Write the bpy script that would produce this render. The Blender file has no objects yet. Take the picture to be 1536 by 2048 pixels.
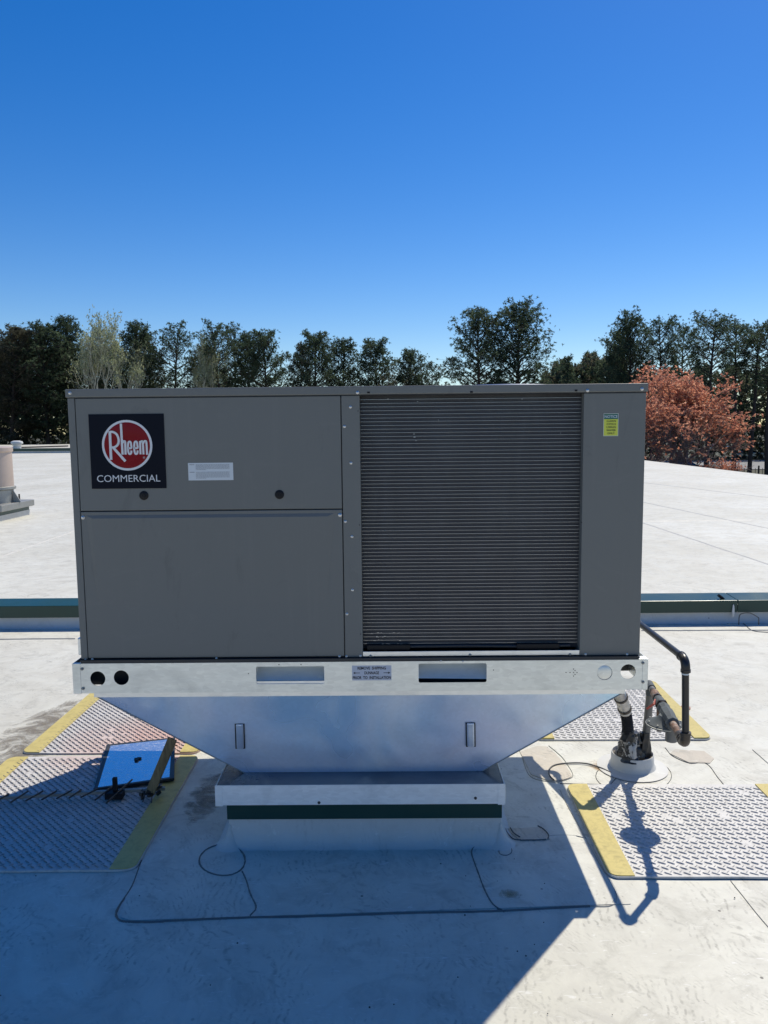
import bpy, math, random
import numpy as np
from mathutils import Vector, Matrix

# ------------------------------------------------------------------ scene, camera, light
S = bpy.context.scene
COL = S.collection
F_PX = 1539.0
CAM = Vector((0.0, -2.59, 1.488))
pitch, yaw, roll = math.radians(6.1), math.radians(0.5), math.radians(0.57)
fw = Vector((-math.sin(yaw) * math.cos(pitch), math.cos(yaw) * math.cos(pitch), -math.sin(pitch)))
r0 = fw.cross(Vector((0, 0, 1))).normalized()
u0 = r0.cross(fw)
rt = r0 * math.cos(roll) - u0 * math.sin(roll)
up = u0 * math.cos(roll) + r0 * math.sin(roll)
cd = bpy.data.cameras.new('camera')
cam = bpy.data.objects.new('camera', cd)
COL.objects.link(cam)
cam.matrix_world = Matrix(((rt.x, up.x, -fw.x, CAM.x), (rt.y, up.y, -fw.y, CAM.y), (rt.z, up.z, -fw.z, CAM.z), (0, 0, 0, 1)))
cd.sensor_fit = 'VERTICAL'
cd.sensor_height = 24.0
cd.lens = F_PX / 2048 * 24.0
cd.clip_start = 0.05
cd.clip_end = 3000
S.camera = cam

SUN_EL, SUN_AZ = math.radians(55.3), math.radians(37.7)
W = bpy.data.worlds.new('World')
S.world = W
W.use_nodes = True
wn = W.node_tree
wn.nodes.clear()
sky = wn.nodes.new('ShaderNodeTexSky')
sky.sky_type = 'NISHITA'
sky.sun_disc = False
sky.sun_elevation = SUN_EL
sky.sun_rotation = SUN_AZ
sky.altitude = 300
sky.air_density = 1.0
sky.dust_density = 0.25
sky.ozone_density = 3.0
hs = wn.nodes.new('ShaderNodeHueSaturation')
hs.inputs['Saturation'].default_value = 1.43
hs.inputs['Hue'].default_value = 0.511
bg = wn.nodes.new('ShaderNodeBackground')
bg.inputs['Strength'].default_value = 0.122
wo = wn.nodes.new('ShaderNodeOutputWorld')
wn.links.new(sky.outputs[0], hs.inputs['Color'])
wn.links.new(hs.outputs[0], bg.inputs['Color'])
wn.links.new(bg.outputs[0], wo.inputs['Surface'])

sl = bpy.data.lights.new('sun', 'SUN')
sl.energy = 4.9
sl.angle = math.radians(0.55)
sl.color = (1.0, 0.935, 0.79)
sun = bpy.data.objects.new('sun', sl)
COL.objects.link(sun)
to_sun = Vector((math.sin(SUN_AZ) * math.cos(SUN_EL), math.cos(SUN_AZ) * math.cos(SUN_EL), math.sin(SUN_EL)))
sun.rotation_euler = to_sun.to_track_quat('Z', 'Y').to_euler()
sun.location = (4, 6, 12)

S.view_settings.view_transform = 'Standard'
S.view_settings.look = 'None'
S.view_settings.gamma = 1.0
S.view_settings.exposure = 0.0
S.view_settings.use_curve_mapping = False

# ------------------------------------------------------------------ measuring helpers (a sight line of the photo meets a real plane)
def ray(px, py):
    return fw * F_PX + rt * (px - 768) - up * (py - 1024)
def G(px, py, z=0.0):
    d = ray(px, py)
    return CAM + d * ((z - CAM.z) / d.z)
def P(px, py, y=0.0):
    d = ray(px, py)
    return CAM + d * ((y - CAM.y) / d.y)

# ------------------------------------------------------------------ materials
def rgb(c):
    return (c[0], c[1], c[2], 1.0)
class NT:
    def __init__(s, name):
        s.m = bpy.data.materials.new(name)
        s.m.use_nodes = True
        s.t = s.m.node_tree
        s.b = s.t.nodes['Principled BSDF']
        s.co = None
    def n(s, typ, **kw):
        nd = s.t.nodes.new(typ)
        for k, v in kw.items():
            if k.startswith('i_'):
                key = k[2:].replace('_', ' ')
                nd.inputs[key].default_value = v
            else:
                setattr(nd, k, v)
        return nd
    def l(s, a, b):
        s.t.links.new(a, b)
    def coord(s, scale=(1, 1, 1), rot=(0, 0, 0), kind='Object', loc=(0, 0, 0)):
        tc = s.n('ShaderNodeTexCoord')
        mp = s.n('ShaderNodeMapping')
        mp.inputs['Scale'].default_value = scale
        mp.inputs['Rotation'].default_value = rot
        mp.inputs['Location'].default_value = loc
        if kind == 'World':
            g = s.n('ShaderNodeNewGeometry')
            s.l(g.outputs['Position'], mp.inputs[0])
        else:
            s.l(tc.outputs[kind], mp.inputs[0])
        return mp.outputs[0]
    def noise(s, co, scale, detail=4, rough=0.55, dist=0.0):
        nd = s.n('ShaderNodeTexNoise')
        nd.inputs['Scale'].default_value = scale
        nd.inputs['Detail'].default_value = detail
        nd.inputs['Roughness'].default_value = rough
        nd.inputs['Distortion'].default_value = dist
        s.l(co, nd.inputs['Vector'])
        return nd.outputs['Fac']
    def ramp(s, fac, stops, interp='LINEAR'):
        r = s.n('ShaderNodeValToRGB')
        r.color_ramp.interpolation = interp
        e = r.color_ramp.elements
        while len(e) > 1:
            e.remove(e[0])
        e[0].position = stops[0][0]
        c = stops[0][1]
        e[0].color = rgb(c) if not isinstance(c, (int, float)) else (c, c, c, 1)
        for p, c in stops[1:]:
            x = e.new(p)
            x.color = rgb(c) if not isinstance(c, (int, float)) else (c, c, c, 1)
        s.l(fac, r.inputs[0])
        return r.outputs[0]
    def mix(s, fac, a, b, mode='MIX'):
        m = s.n('ShaderNodeMix', data_type='RGBA', blend_type=mode)
        for val, idx in ((fac, 0), (a, 6), (b, 7)):
            if isinstance(val, (int, float)):
                m.inputs[idx].default_value = val if idx == 0 else (val, val, val, 1)
            elif isinstance(val, tuple):
                m.inputs[idx].default_value = rgb(val)
            else:
                s.l(val, m.inputs[idx])
        return m.outputs[2]
    def math(s, op, a, b=0.5, clamp=False):
        m = s.n('ShaderNodeMath', operation=op, use_clamp=clamp)
        for val, idx in ((a, 0), (b, 1)):
            if isinstance(val, (int, float)):
                m.inputs[idx].default_value = val
            else:
                s.l(val, m.inputs[idx])
        return m.outputs[0]
    def set(s, **kw):
        names = dict(color='Base Color', rough='Roughness', metal='Metallic', spec='Specular IOR Level', coat='Coat Weight', coatr='Coat Roughness', trans='Transmission Weight', alpha='Alpha')
        for k, v in kw.items():
            inp = s.b.inputs[names[k]]
            if isinstance(v, (int, float)):
                inp.default_value = v
            elif isinstance(v, tuple):
                inp.default_value = rgb(v)
            else:
                s.l(v, inp)
        return s
    def bump(s, h, strength=0.3, dist=0.01):
        b = s.n('ShaderNodeBump')
        b.inputs['Strength'].default_value = strength
        b.inputs['Distance'].default_value = dist
        s.l(h, b.inputs['Height'])
        s.l(b.outputs[0], s.b.inputs['Normal'])
        return s

def membrane(name, dirt=1.0, tone=(0.67, 0.66, 0.59)):
    m = NT(name)
    co = m.coord(kind='World')
    big = m.noise(co, 0.45, 5, 0.6, 0.4)
    mid = m.noise(co, 3.0, 7, 0.66, 1.6)
    c = m.mix(m.ramp(big, [(0.35, 0.0), (0.68, 1.0)]), tone, tuple(t * k for t, k in zip(tone, (0.84, 0.82, 0.775))))
    c = m.mix(m.ramp(mid, [(0.40, 0.0), (0.70, 0.6 * dirt)]), c, (0.44, 0.42, 0.37))
    # scrub and scuff marks: short curved brush strokes that sit in patches
    def arcs(loc, sc, dist_, lo, wsc, wlo, rot):
        wv = m.n('ShaderNodeTexWave', wave_type='RINGS', rings_direction='SPHERICAL')
        wv.inputs['Scale'].default_value = sc
        wv.inputs['Distortion'].default_value = dist_
        wv.inputs['Detail'].default_value = 3
        wv.inputs['Detail Scale'].default_value = 0.35
        wv.inputs['Detail Roughness'].default_value = 0.6
        cc_ = m.coord(kind='World', loc=loc, scale=(1, 1.25, 1), rot=(0, 0, rot))
        m.l(cc_, wv.inputs['Vector'])
        ln = m.ramp(wv.outputs['Fac'], [(0.55, 0.0), (0.95, 1.0)])
        br = m.ramp(m.noise(cc_, 26, 5, 0.7, 0.8), [(0.47, 0.0), (0.60, 1.0)])
        wh = m.ramp(m.noise(cc_, wsc, 3, 0.6, 1.0), [(wlo, 0.0), (wlo + 0.12, 1.0)])
        return m.math('MULTIPLY', m.math('MULTIPLY', ln, br), wh)
    a = arcs((3.1, 1.7, 0), 14, 14, 0.5, 4.2, 0.50, 0.4)
    b = arcs((-2.3, 4.9, 0), 9, 20, 0.5, 3.1, 0.52, 1.3)
    d_ = arcs((6.3, -3.9, 0), 22, 10, 0.5, 5.5, 0.54, 2.2)
    ab = m.math('MULTIPLY', m.math('MAXIMUM', m.math('MAXIMUM', a, b), d_), 0.5 * dirt)
    c = m.mix(ab, c, (0.20, 0.19, 0.165))
    sm_ = m.math('MULTIPLY', m.ramp(m.noise(m.coord(kind='World', loc=(1, 9, 0)), 7, 6, 0.7, 1.2), [(0.52, 0.0), (0.70, 1.0)]), 0.40 * dirt)
    c = m.mix(sm_, c, (0.27, 0.26, 0.22))
    # pale scraped lines
    pl = m.ramp(m.noise(m.coord(kind='World', scale=(1, 3.5, 1), rot=(0, 0, -0.4)), 13, 4, 0.7, 2.0), [(0.61, 0.0), (0.68, 0.5)])
    c = m.mix(pl, c, (0.76, 0.75, 0.72))
    # specks
    vo = m.n('ShaderNodeTexVoronoi')
    vo.inputs['Scale'].default_value = 9.0
    m.l(co, vo.inputs['Vector'])
    sp = m.ramp(vo.outputs['Distance'], [(0.0, 1.0), (0.035, 1.0), (0.05, 0.0)])
    spm = m.math('MULTIPLY', sp, m.ramp(m.noise(co, 1.3, 2), [(0.54, 0.0), (0.6, 0.8)]))
    c = m.mix(spm, c, (0.06, 0.055, 0.05))
    m.set(color=c, rough=m.ramp(mid, [(0.3, 0.42), (0.7, 0.62)]), spec=0.35)
    h = m.math('ADD', m.math('MULTIPLY', m.noise(co, 3.2, 3, 0.5, 0.3), 1.0), m.math('MULTIPLY', m.noise(co, 60, 3, 0.6), 0.12))
    m.bump(h, 0.35, 0.02)
    return m.m

M = {}
M['roof'] = membrane('white_membrane')
M['roof_far'] = membrane('white_membrane_weathered', 1.0, (0.70, 0.688, 0.61))
M['curbwrap'] = membrane('white_curb_flashing', 0.3, (0.62, 0.615, 0.59))

def simple(name, color, rough=0.5, metal=0.0, spec=0.5, var=0.12, scale=8, bump=0.0, bscale=40):
    m = NT(name)
    co = m.coord()
    n = m.noise(co, scale, 5, 0.6, 0.5)
    c = m.mix(n, tuple(x * (1 - var) for x in color), tuple(min(1, x * (1 + var)) for x in color))
    m.set(color=c, rough=m.ramp(n, [(0.3, max(0.02, rough - 0.06)), (0.7, rough + 0.06)]), metal=metal, spec=spec)
    if bump:
        m.bump(m.noise(co, bscale, 4, 0.6), bump, 0.005)
    return m.m

def cabinet_paint():
    m = NT('grey_powder_coat')
    co = m.coord()
    n = m.noise(co, 2.2, 4, 0.6, 0.6)
    c = m.mix(n, (0.160, 0.163, 0.152), (0.178, 0.181, 0.168))
    sm = m.math('MULTIPLY', m.ramp(m.noise(m.coord(scale=(1, 1, 0.45)), 5.5, 6, 0.7, 1.5), [(0.60, 0.0), (0.72, 0.5)]), 0.8)
    c = m.mix(sm, c, (0.10, 0.10, 0.095))
    rs_ = m.math('MULTIPLY', m.ramp(m.noise(m.coord(scale=(14, 14, 0.5)), 2.2, 5, 0.65, 0.3), [(0.55, 0.0), (0.75, 1.0)]), 0.22)
    c = m.mix(rs_, c, (0.22, 0.215, 0.20))
    wp = m.math('MULTIPLY', m.ramp(m.noise(m.coord(scale=(1, 1, 2.2), rot=(0, 0.5, 0)), 3.4, 5, 0.65, 2.0), [(0.58, 0.0), (0.72, 1.0)]), 0.16)
    c = m.mix(wp, c, (0.25, 0.245, 0.23))
    dust = m.ramp(m.noise(co, 60, 3, 0.7), [(0.62, 0.0), (0.8, 0.22)])
    c = m.mix(dust, c, (0.2, 0.2, 0.19))
    m.set(color=c, rough=m.ramp(n, [(0.3, 0.40), (0.7, 0.50)]), spec=0.4)
    h = m.math('ADD', m.noise(co, 1.4, 2, 0.5), m.math('MULTIPLY', m.noise(co, 500, 2, 0.5), 0.004))
    m.bump(h, 0.06, 0.05)
    return m.m
M['paint'] = cabinet_paint()

def galvanized(name, base=(0.56, 0.585, 0.60), rough=0.34, wave=0.1, streak=0.5, spang=0.25, metal=0.92):
    m = NT(name)
    co = m.coord()
    vo = m.n('ShaderNodeTexVoronoi')
    vo.inputs['Scale'].default_value = 85
    m.l(m.coord(scale=(0.5, 1, 1.4)), vo.inputs['Vector'])
    sp = m.ramp(vo.outputs['Color'], [(0.0, 1 - spang), (1.0, 1.0)])
    st = m.noise(m.coord(scale=(2.0, 2.0, 26)), 3.0, 5, 0.65, 0.4)
    big = m.noise(co, 4, 4, 0.6, 1.0)
    c = m.mix(1.0, base, sp, 'MULTIPLY')
    c = m.mix(m.math('MULTIPLY', st, streak), c, tuple(x * 0.74 for x in base))
    c = m.mix(m.ramp(big, [(0.5, 0.0), (0.75, 0.35)]), c, (0.40, 0.42, 0.42))
    m.set(color=c, metal=metal, rough=m.math('ADD', m.math('MULTIPLY', st, 0.12), rough - 0.05))
    h = m.math('ADD', m.noise(co, 3.2, 2, 0.5, 0.2), m.math('MULTIPLY', m.noise(co, 140, 2, 0.5), 0.01))
    m.bump(h, wave, 0.06)
    return m.m
M['rail'] = galvanized('galvanized_rail', (0.84, 0.87, 0.855), 0.42, 0.04, 0.35, 0.16)
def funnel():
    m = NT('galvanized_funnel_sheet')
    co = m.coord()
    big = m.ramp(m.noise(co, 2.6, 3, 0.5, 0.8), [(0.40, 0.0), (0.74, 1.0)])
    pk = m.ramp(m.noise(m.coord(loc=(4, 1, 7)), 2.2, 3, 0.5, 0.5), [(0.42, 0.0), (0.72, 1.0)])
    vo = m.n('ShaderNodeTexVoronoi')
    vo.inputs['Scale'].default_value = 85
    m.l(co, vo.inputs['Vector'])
    c = m.mix(big, (0.56, 0.80, 1.0), (0.80, 0.85, 0.90))  # blotchy blue reflections put into the base colour, between duller grey patches
    c = m.mix(m.math('MULTIPLY', pk, 0.6), c, (0.84, 0.80, 0.92))  # pinkish reflection patches, tinted into the colour as well
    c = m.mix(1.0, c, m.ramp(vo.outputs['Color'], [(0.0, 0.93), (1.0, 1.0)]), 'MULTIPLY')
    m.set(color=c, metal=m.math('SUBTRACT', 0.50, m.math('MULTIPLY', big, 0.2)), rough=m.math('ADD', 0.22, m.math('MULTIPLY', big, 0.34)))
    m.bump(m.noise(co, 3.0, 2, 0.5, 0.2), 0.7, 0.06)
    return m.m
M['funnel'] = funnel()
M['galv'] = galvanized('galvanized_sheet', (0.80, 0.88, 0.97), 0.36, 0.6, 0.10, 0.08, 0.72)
M['galv_dark'] = galvanized('galvanized_ledge', (0.07, 0.12, 0.19), 0.25, 0.10, 0.15, 0.10)  # the ledge's dark blue reflection is put into its base colour
M['galv_collar'] = galvanized('galvanized_collar', (0.93, 0.94, 0.92), 0.46, 0.3, 0.10, 0.14, 0.25)
M['pocket'] = galvanized('galvanized_pocket', (0.80, 0.82, 0.80), 0.5, 0.1, 0.10, 0.08, 0.15)
M['galv_bright'] = galvanized('galvanized_bright', (0.90, 0.91, 0.90), 0.42, 0.05, 0.2, 0.1)
M['galv_dull'] = galvanized('galvanized_weathered', (0.42, 0.42, 0.40), 0.55, 0.1, 0.5, 0.3)
M['black'] = simple('black_plastic', (0.010, 0.010, 0.012), 0.5, spec=0.25)
M['dark'] = simple('dark_recess_steel', (0.025, 0.027, 0.03), 0.5)
M['screw'] = simple('zinc_screw', (0.62, 0.62, 0.62), 0.35, 0.8, var=0.05)
M['green'] = simple('green_painted_metal', (0.010, 0.046, 0.037), 0.33, 0.0, 0.45, 0.15, 3)
M['caulk'] = simple('grey_sealant', (0.10, 0.11, 0.115), 0.6, var=0.3, scale=14)
M['caulk_light'] = simple('faded_sealant', (0.33, 0.325, 0.30), 0.6, var=0.3, scale=14)
M['lap_edge'] = simple('membrane_lap_edge', (0.50, 0.485, 0.44), 0.6, var=0.2)
M['badge'] = simple('navy_badge_film', (0.004, 0.006, 0.014), 0.35, spec=0.12, var=0.1)
M['red'] = simple('red_badge_enamel', (0.22, 0.003, 0.010), 0.25, spec=0.2, var=0.1, bump=0.15, bscale=25)
M['chrome'] = simple('white_badge_ink', (0.70, 0.71, 0.72), 0.35, 0.0, var=0.03)
M['white'] = simple('white_label_film', (0.62, 0.66, 0.68), 0.45, var=0.04)
M['ink'] = simple('black_ink', (0.015, 0.015, 0.018), 0.6)
M['greyink'] = simple('grey_ink', (0.28, 0.29, 0.31), 0.6)
M['teal'] = simple('teal_label_ink', (0.008, 0.12, 0.10), 0.4)
M['lime'] = simple('yellow_label_film', (0.62, 0.66, 0.08), 0.4, var=0.04)
M['lavender'] = simple('clear_label_film', (0.50, 0.53, 0.60), 0.4, var=0.03)
M['iron'] = simple('black_iron_pipe', (0.035, 0.033, 0.032), 0.36, 0.35, 0.6, 0.4, 12, 0.1, 60)
M['iron_worn'] = simple('worn_dark_fitting', (0.07, 0.06, 0.052), 0.42, 0.5, 0.5, 0.5, 14, 0.25, 70)
M['pipe_grey'] = simple('grey_painted_pipe', (0.16, 0.155, 0.145), 0.5, 0.3, 0.5, 0.35, 9, 0.15, 50)
M['casting'] = simple('grey_regulator_casting', (0.10, 0.112, 0.12), 0.65, 0.0, 0.2, 0.12, 20, 0.15, 120)
M['tape'] = simple('silver_tape', (0.50, 0.49, 0.47), 0.4, 0.55, 0.5, 0.35, 18, 0.5, 45)
M['mastic'] = simple('black_mastic', (0.012, 0.012, 0.013), 0.35, 0.0, 0.6, 0.3, 20, 0.9, 45)
M['redpaint'] = simple('red_valve_paint', (0.45, 0.07, 0.05), 0.5)
M['pvc'] = simple('white_pipe_boot', (0.66, 0.655, 0.63), 0.4, var=0.08)
M['grout'] = simple('grey_pitch_filler', (0.15, 0.14, 0.125), 0.8, var=0.3, scale=30, bump=0.4, bscale=90)
M['wire'] = simple('guard_wire', (0.09, 0.09, 0.09), 0.4, 0.6)
M['cord'] = simple('thin_dark_cord', (0.09, 0.09, 0.085), 0.5)
M['pink'] = simple('faded_pink_disc', (0.52, 0.30, 0.22), 0.6)

def patchy():
    m = NT('torn_silver_tape_over_mastic')
    n = m.noise(m.coord(), 16, 6, 0.7, 2.0)
    f = m.ramp(n, [(0.47, 0.0), (0.52, 1.0)])
    m.set(color=m.mix(f, (0.012, 0.012, 0.013), (0.42, 0.41, 0.39)), rough=0.42, metal=m.math('MULTIPLY', f, 0.4))
    m.bump(n, 0.8, 0.006)
    return m.m
M['tape_patchy'] = patchy()
def rusty():
    m = NT('rusted_iron')
    co = m.coord()
    n = m.noise(co, 26, 6, 0.7, 1.0)
    c = m.ramp(n, [(0.35, (0.09, 0.07, 0.06)), (0.5, (0.22, 0.12, 0.075)), (0.65, (0.30, 0.27, 0.24))])
    m.set(color=c, rough=0.65, metal=0.2)
    m.bump(n, 0.4, 0.003)
    return m.m
M['rust'] = rusty()

def wood():
    m = NT('weathered_wood')
    n = m.noise(m.coord(scale=(30, 30, 2)), 3, 6, 0.65, 0.6)
    m.set(color=m.ramp(n, [(0.3, (0.10, 0.065, 0.03)), (0.6, (0.26, 0.185, 0.09)), (0.8, (0.33, 0.25, 0.13))]), rough=0.7)
    m.bump(n, 0.3, 0.003)
    return m.m
M['wood'] = wood()

def matpad(name, base, pink=0.0):
    m = NT(name)
    co = m.coord(kind='World')
    n = m.noise(co, 5, 6, 0.65, 1.2)
    c = m.mix(n, base, tuple(x * 0.8 for x in base))
    g = m.ramp(m.noise(co, 30, 6, 0.75, 0.6), [(0.47, 0.0), (0.70, 0.75)])
    c = m.mix(g, c, tuple(x * 0.55 for x in base))
    if pink:
        # a reddish dust stain with its own shape, centred on the mat
        gmt = m.n('ShaderNodeNewGeometry')
        vm = m.n('ShaderNodeVectorMath', operation='DISTANCE')
        vm.inputs[1].default_value = (-1.12, 0.92, 0.01)
        m.l(gmt.outputs['Position'], vm.inputs[0])
        d = m.math('ADD', vm.outputs['Value'], m.math('MULTIPLY', m.noise(co, 5, 4, 0.6), 0.5))
        c = m.mix(m.ramp(d, [(0.32, 0.75), (0.78, 0.0)]), c, (0.60, 0.34, 0.27))
    m.set(color=c, rough=0.55, spec=0.4)
    m.bump(m.noise(co, 12, 3), 0.2, 0.01)
    return m.m
M['mat'] = matpad('pale_walkway_mat', (0.68, 0.66, 0.63))
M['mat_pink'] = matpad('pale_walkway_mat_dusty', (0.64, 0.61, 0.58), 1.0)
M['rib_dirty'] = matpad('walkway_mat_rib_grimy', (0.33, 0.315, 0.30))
M['rib'] = matpad('walkway_mat_rib_scuffed', (0.60, 0.585, 0.56))
M['yellow'] = matpad('yellow_mat_edge', (0.60, 0.49, 0.17))

def coilmat():
    m = NT('coil_fins')
    w = m.n('ShaderNodeTexWave', wave_type='BANDS', bands_direction='X')
    w.inputs['Scale'].default_value = 190
    w.inputs['Distortion'].default_value = 0.6
    m.l(m.coord(), w.inputs['Vector'])
    n = m.noise(m.coord(scale=(1, 1, 0.5)), 6, 5, 0.65, 1.0)
    c = m.mix(w.outputs['Fac'], (0.035, 0.035, 0.042), (0.095, 0.095, 0.105))
    c = m.mix(m.ramp(n, [(0.45, 0.0), (0.7, 0.5)]), c, (0.10, 0.105, 0.115))
    m.set(color=c, rough=0.45, metal=0.4)
    m.bump(w.outputs['Fac'], 0.6, 0.002)
    return m.m
M['fins'] = coilmat()
M['coiltube'] = simple('aluminium_coil_tube', (0.42, 0.42, 0.42), 0.35, 0.8, var=0.22, scale=20)

def glassy():
    m = NT('mirror_glass_scratched')
    co = m.coord(kind='World', rot=(0, 0, -0.75), scale=(1, 9, 1))
    n = m.ramp(m.noise(co, 40, 5, 0.7, 0.5), [(0.56, 0.0), (0.66, 1.0)])
    c = m.mix(n, (0.80, 0.84, 0.86), (0.84, 0.84, 0.82))
    m.set(color=c, metal=m.math('SUBTRACT', 0.88, m.math('MULTIPLY', n, 0.75)), rough=m.math('ADD', 0.05, m.math('MULTIPLY', n, 0.4)))
    m.bump(m.noise(m.coord(kind='World'), 7, 2), 0.03, 0.02)
    return m.m
M['mirror'] = glassy()
M['glass'] = simple('car_glass', (0.02, 0.025, 0.03), 0.05, 0.0, 0.9)

def foliage(name, a, b, c2, rough=0.6, cl=0.5):
    m = NT(name)
    g = m.n('ShaderNodeNewGeometry')
    n = m.noise(m.coord(kind='World'), cl, 3, 0.6)
    col = m.ramp(g.outputs['Random Per Island'], [(0.0, a), (0.6, b), (1.0, c2)])
    col = m.mix(m.ramp(n, [(0.4, 0.0), (0.62, 0.55)]), col, tuple(x * 0.55 for x in b))
    m.set(color=col, rough=rough, spec=0.2)
    tl = m.n('ShaderNodeBsdfTranslucent')
    m.l(col, tl.inputs['Color'])
    mx = m.n('ShaderNodeMixShader')
    mx.inputs[0].default_value = 0.55
    out = m.t.nodes['Material Output']
    m.l(m.b.outputs[0], mx.inputs[1])
    m.l(tl.outputs[0], mx.inputs[2])
    m.l(mx.outputs[0], out.inputs['Surface'])
    return m.m
M['pine'] = foliage('pine_needles', (0.045, 0.078, 0.048), (0.090, 0.130, 0.075), (0.16, 0.20, 0.12))
M['pine_brown'] = foliage('pine_needles_brownish', (0.060, 0.070, 0.044), (0.11, 0.112, 0.07), (0.19, 0.165, 0.115))
M['buds_pale'] = foliage('pale_green_buds', (0.34, 0.38, 0.22), (0.46, 0.50, 0.30), (0.60, 0.62, 0.45))
M['buds_red'] = foliage('orange_red_buds', (0.55, 0.20, 0.13), (0.74, 0.34, 0.21), (0.85, 0.50, 0.34), cl=0.9)
M['bark'] = simple('pine_bark', (0.045, 0.034, 0.028), 0.85, var=0.4, scale=3, bump=0.5, bscale=8)
M['bark_pale'] = simple('pale_bark', (0.46, 0.45, 0.35), 0.8, var=0.3, scale=3)
M['bark_mauve'] = simple('greyish_twig_bark', (0.13, 0.09, 0.085), 0.8, var=0.35, scale=3)
M['grass'] = simple('dry_grass_ground', (0.055, 0.055, 0.028), 0.9, var=0.4, scale=0.2, bump=0.5, bscale=3)
M['asphalt'] = simple('pale_parking_surface', (0.22, 0.22, 0.22), 0.85, var=0.2, scale=0.3)
M['carpaint'] = simple('silver_car_paint', (0.45, 0.47, 0.49), 0.22, 0.6)
M['carpaint_dark'] = simple('dark_blue_car_paint', (0.03, 0.045, 0.06), 0.15, 0.3)
M['tyre'] = simple('tyre_rubber', (0.02, 0.02, 0.02), 0.8)
M['wall'] = simple('tan_building_wall', (0.35, 0.30, 0.24), 0.8)
M['fan_body'] = simple('weathered_fan_housing', (0.50, 0.40, 0.34), 0.45, 0.35, 0.4, 0.28, 2.5)

# ------------------------------------------------------------------ mesh helpers
ORG = {}
def link(name, me, mat=None, parent=None, smooth=False, bevel=0.0):
    o = bpy.data.objects.new(name, me)
    COL.objects.link(o)
    if mat is not None and not me.materials:
        me.materials.append(mat)
    if smooth:
        me.polygons.foreach_set('use_smooth', [True] * len(me.polygons))
    if parent is not None:
        o.parent = parent
    ORG[o] = ORG.get(parent, Vector((0, 0, 0)))
    if bevel:
        md = o.modifiers.new('bevel', 'BEVEL')
        md.width = bevel
        md.segments = 2
        md.limit_method = 'ANGLE'
        md.angle_limit = math.radians(35)
    return o

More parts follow.
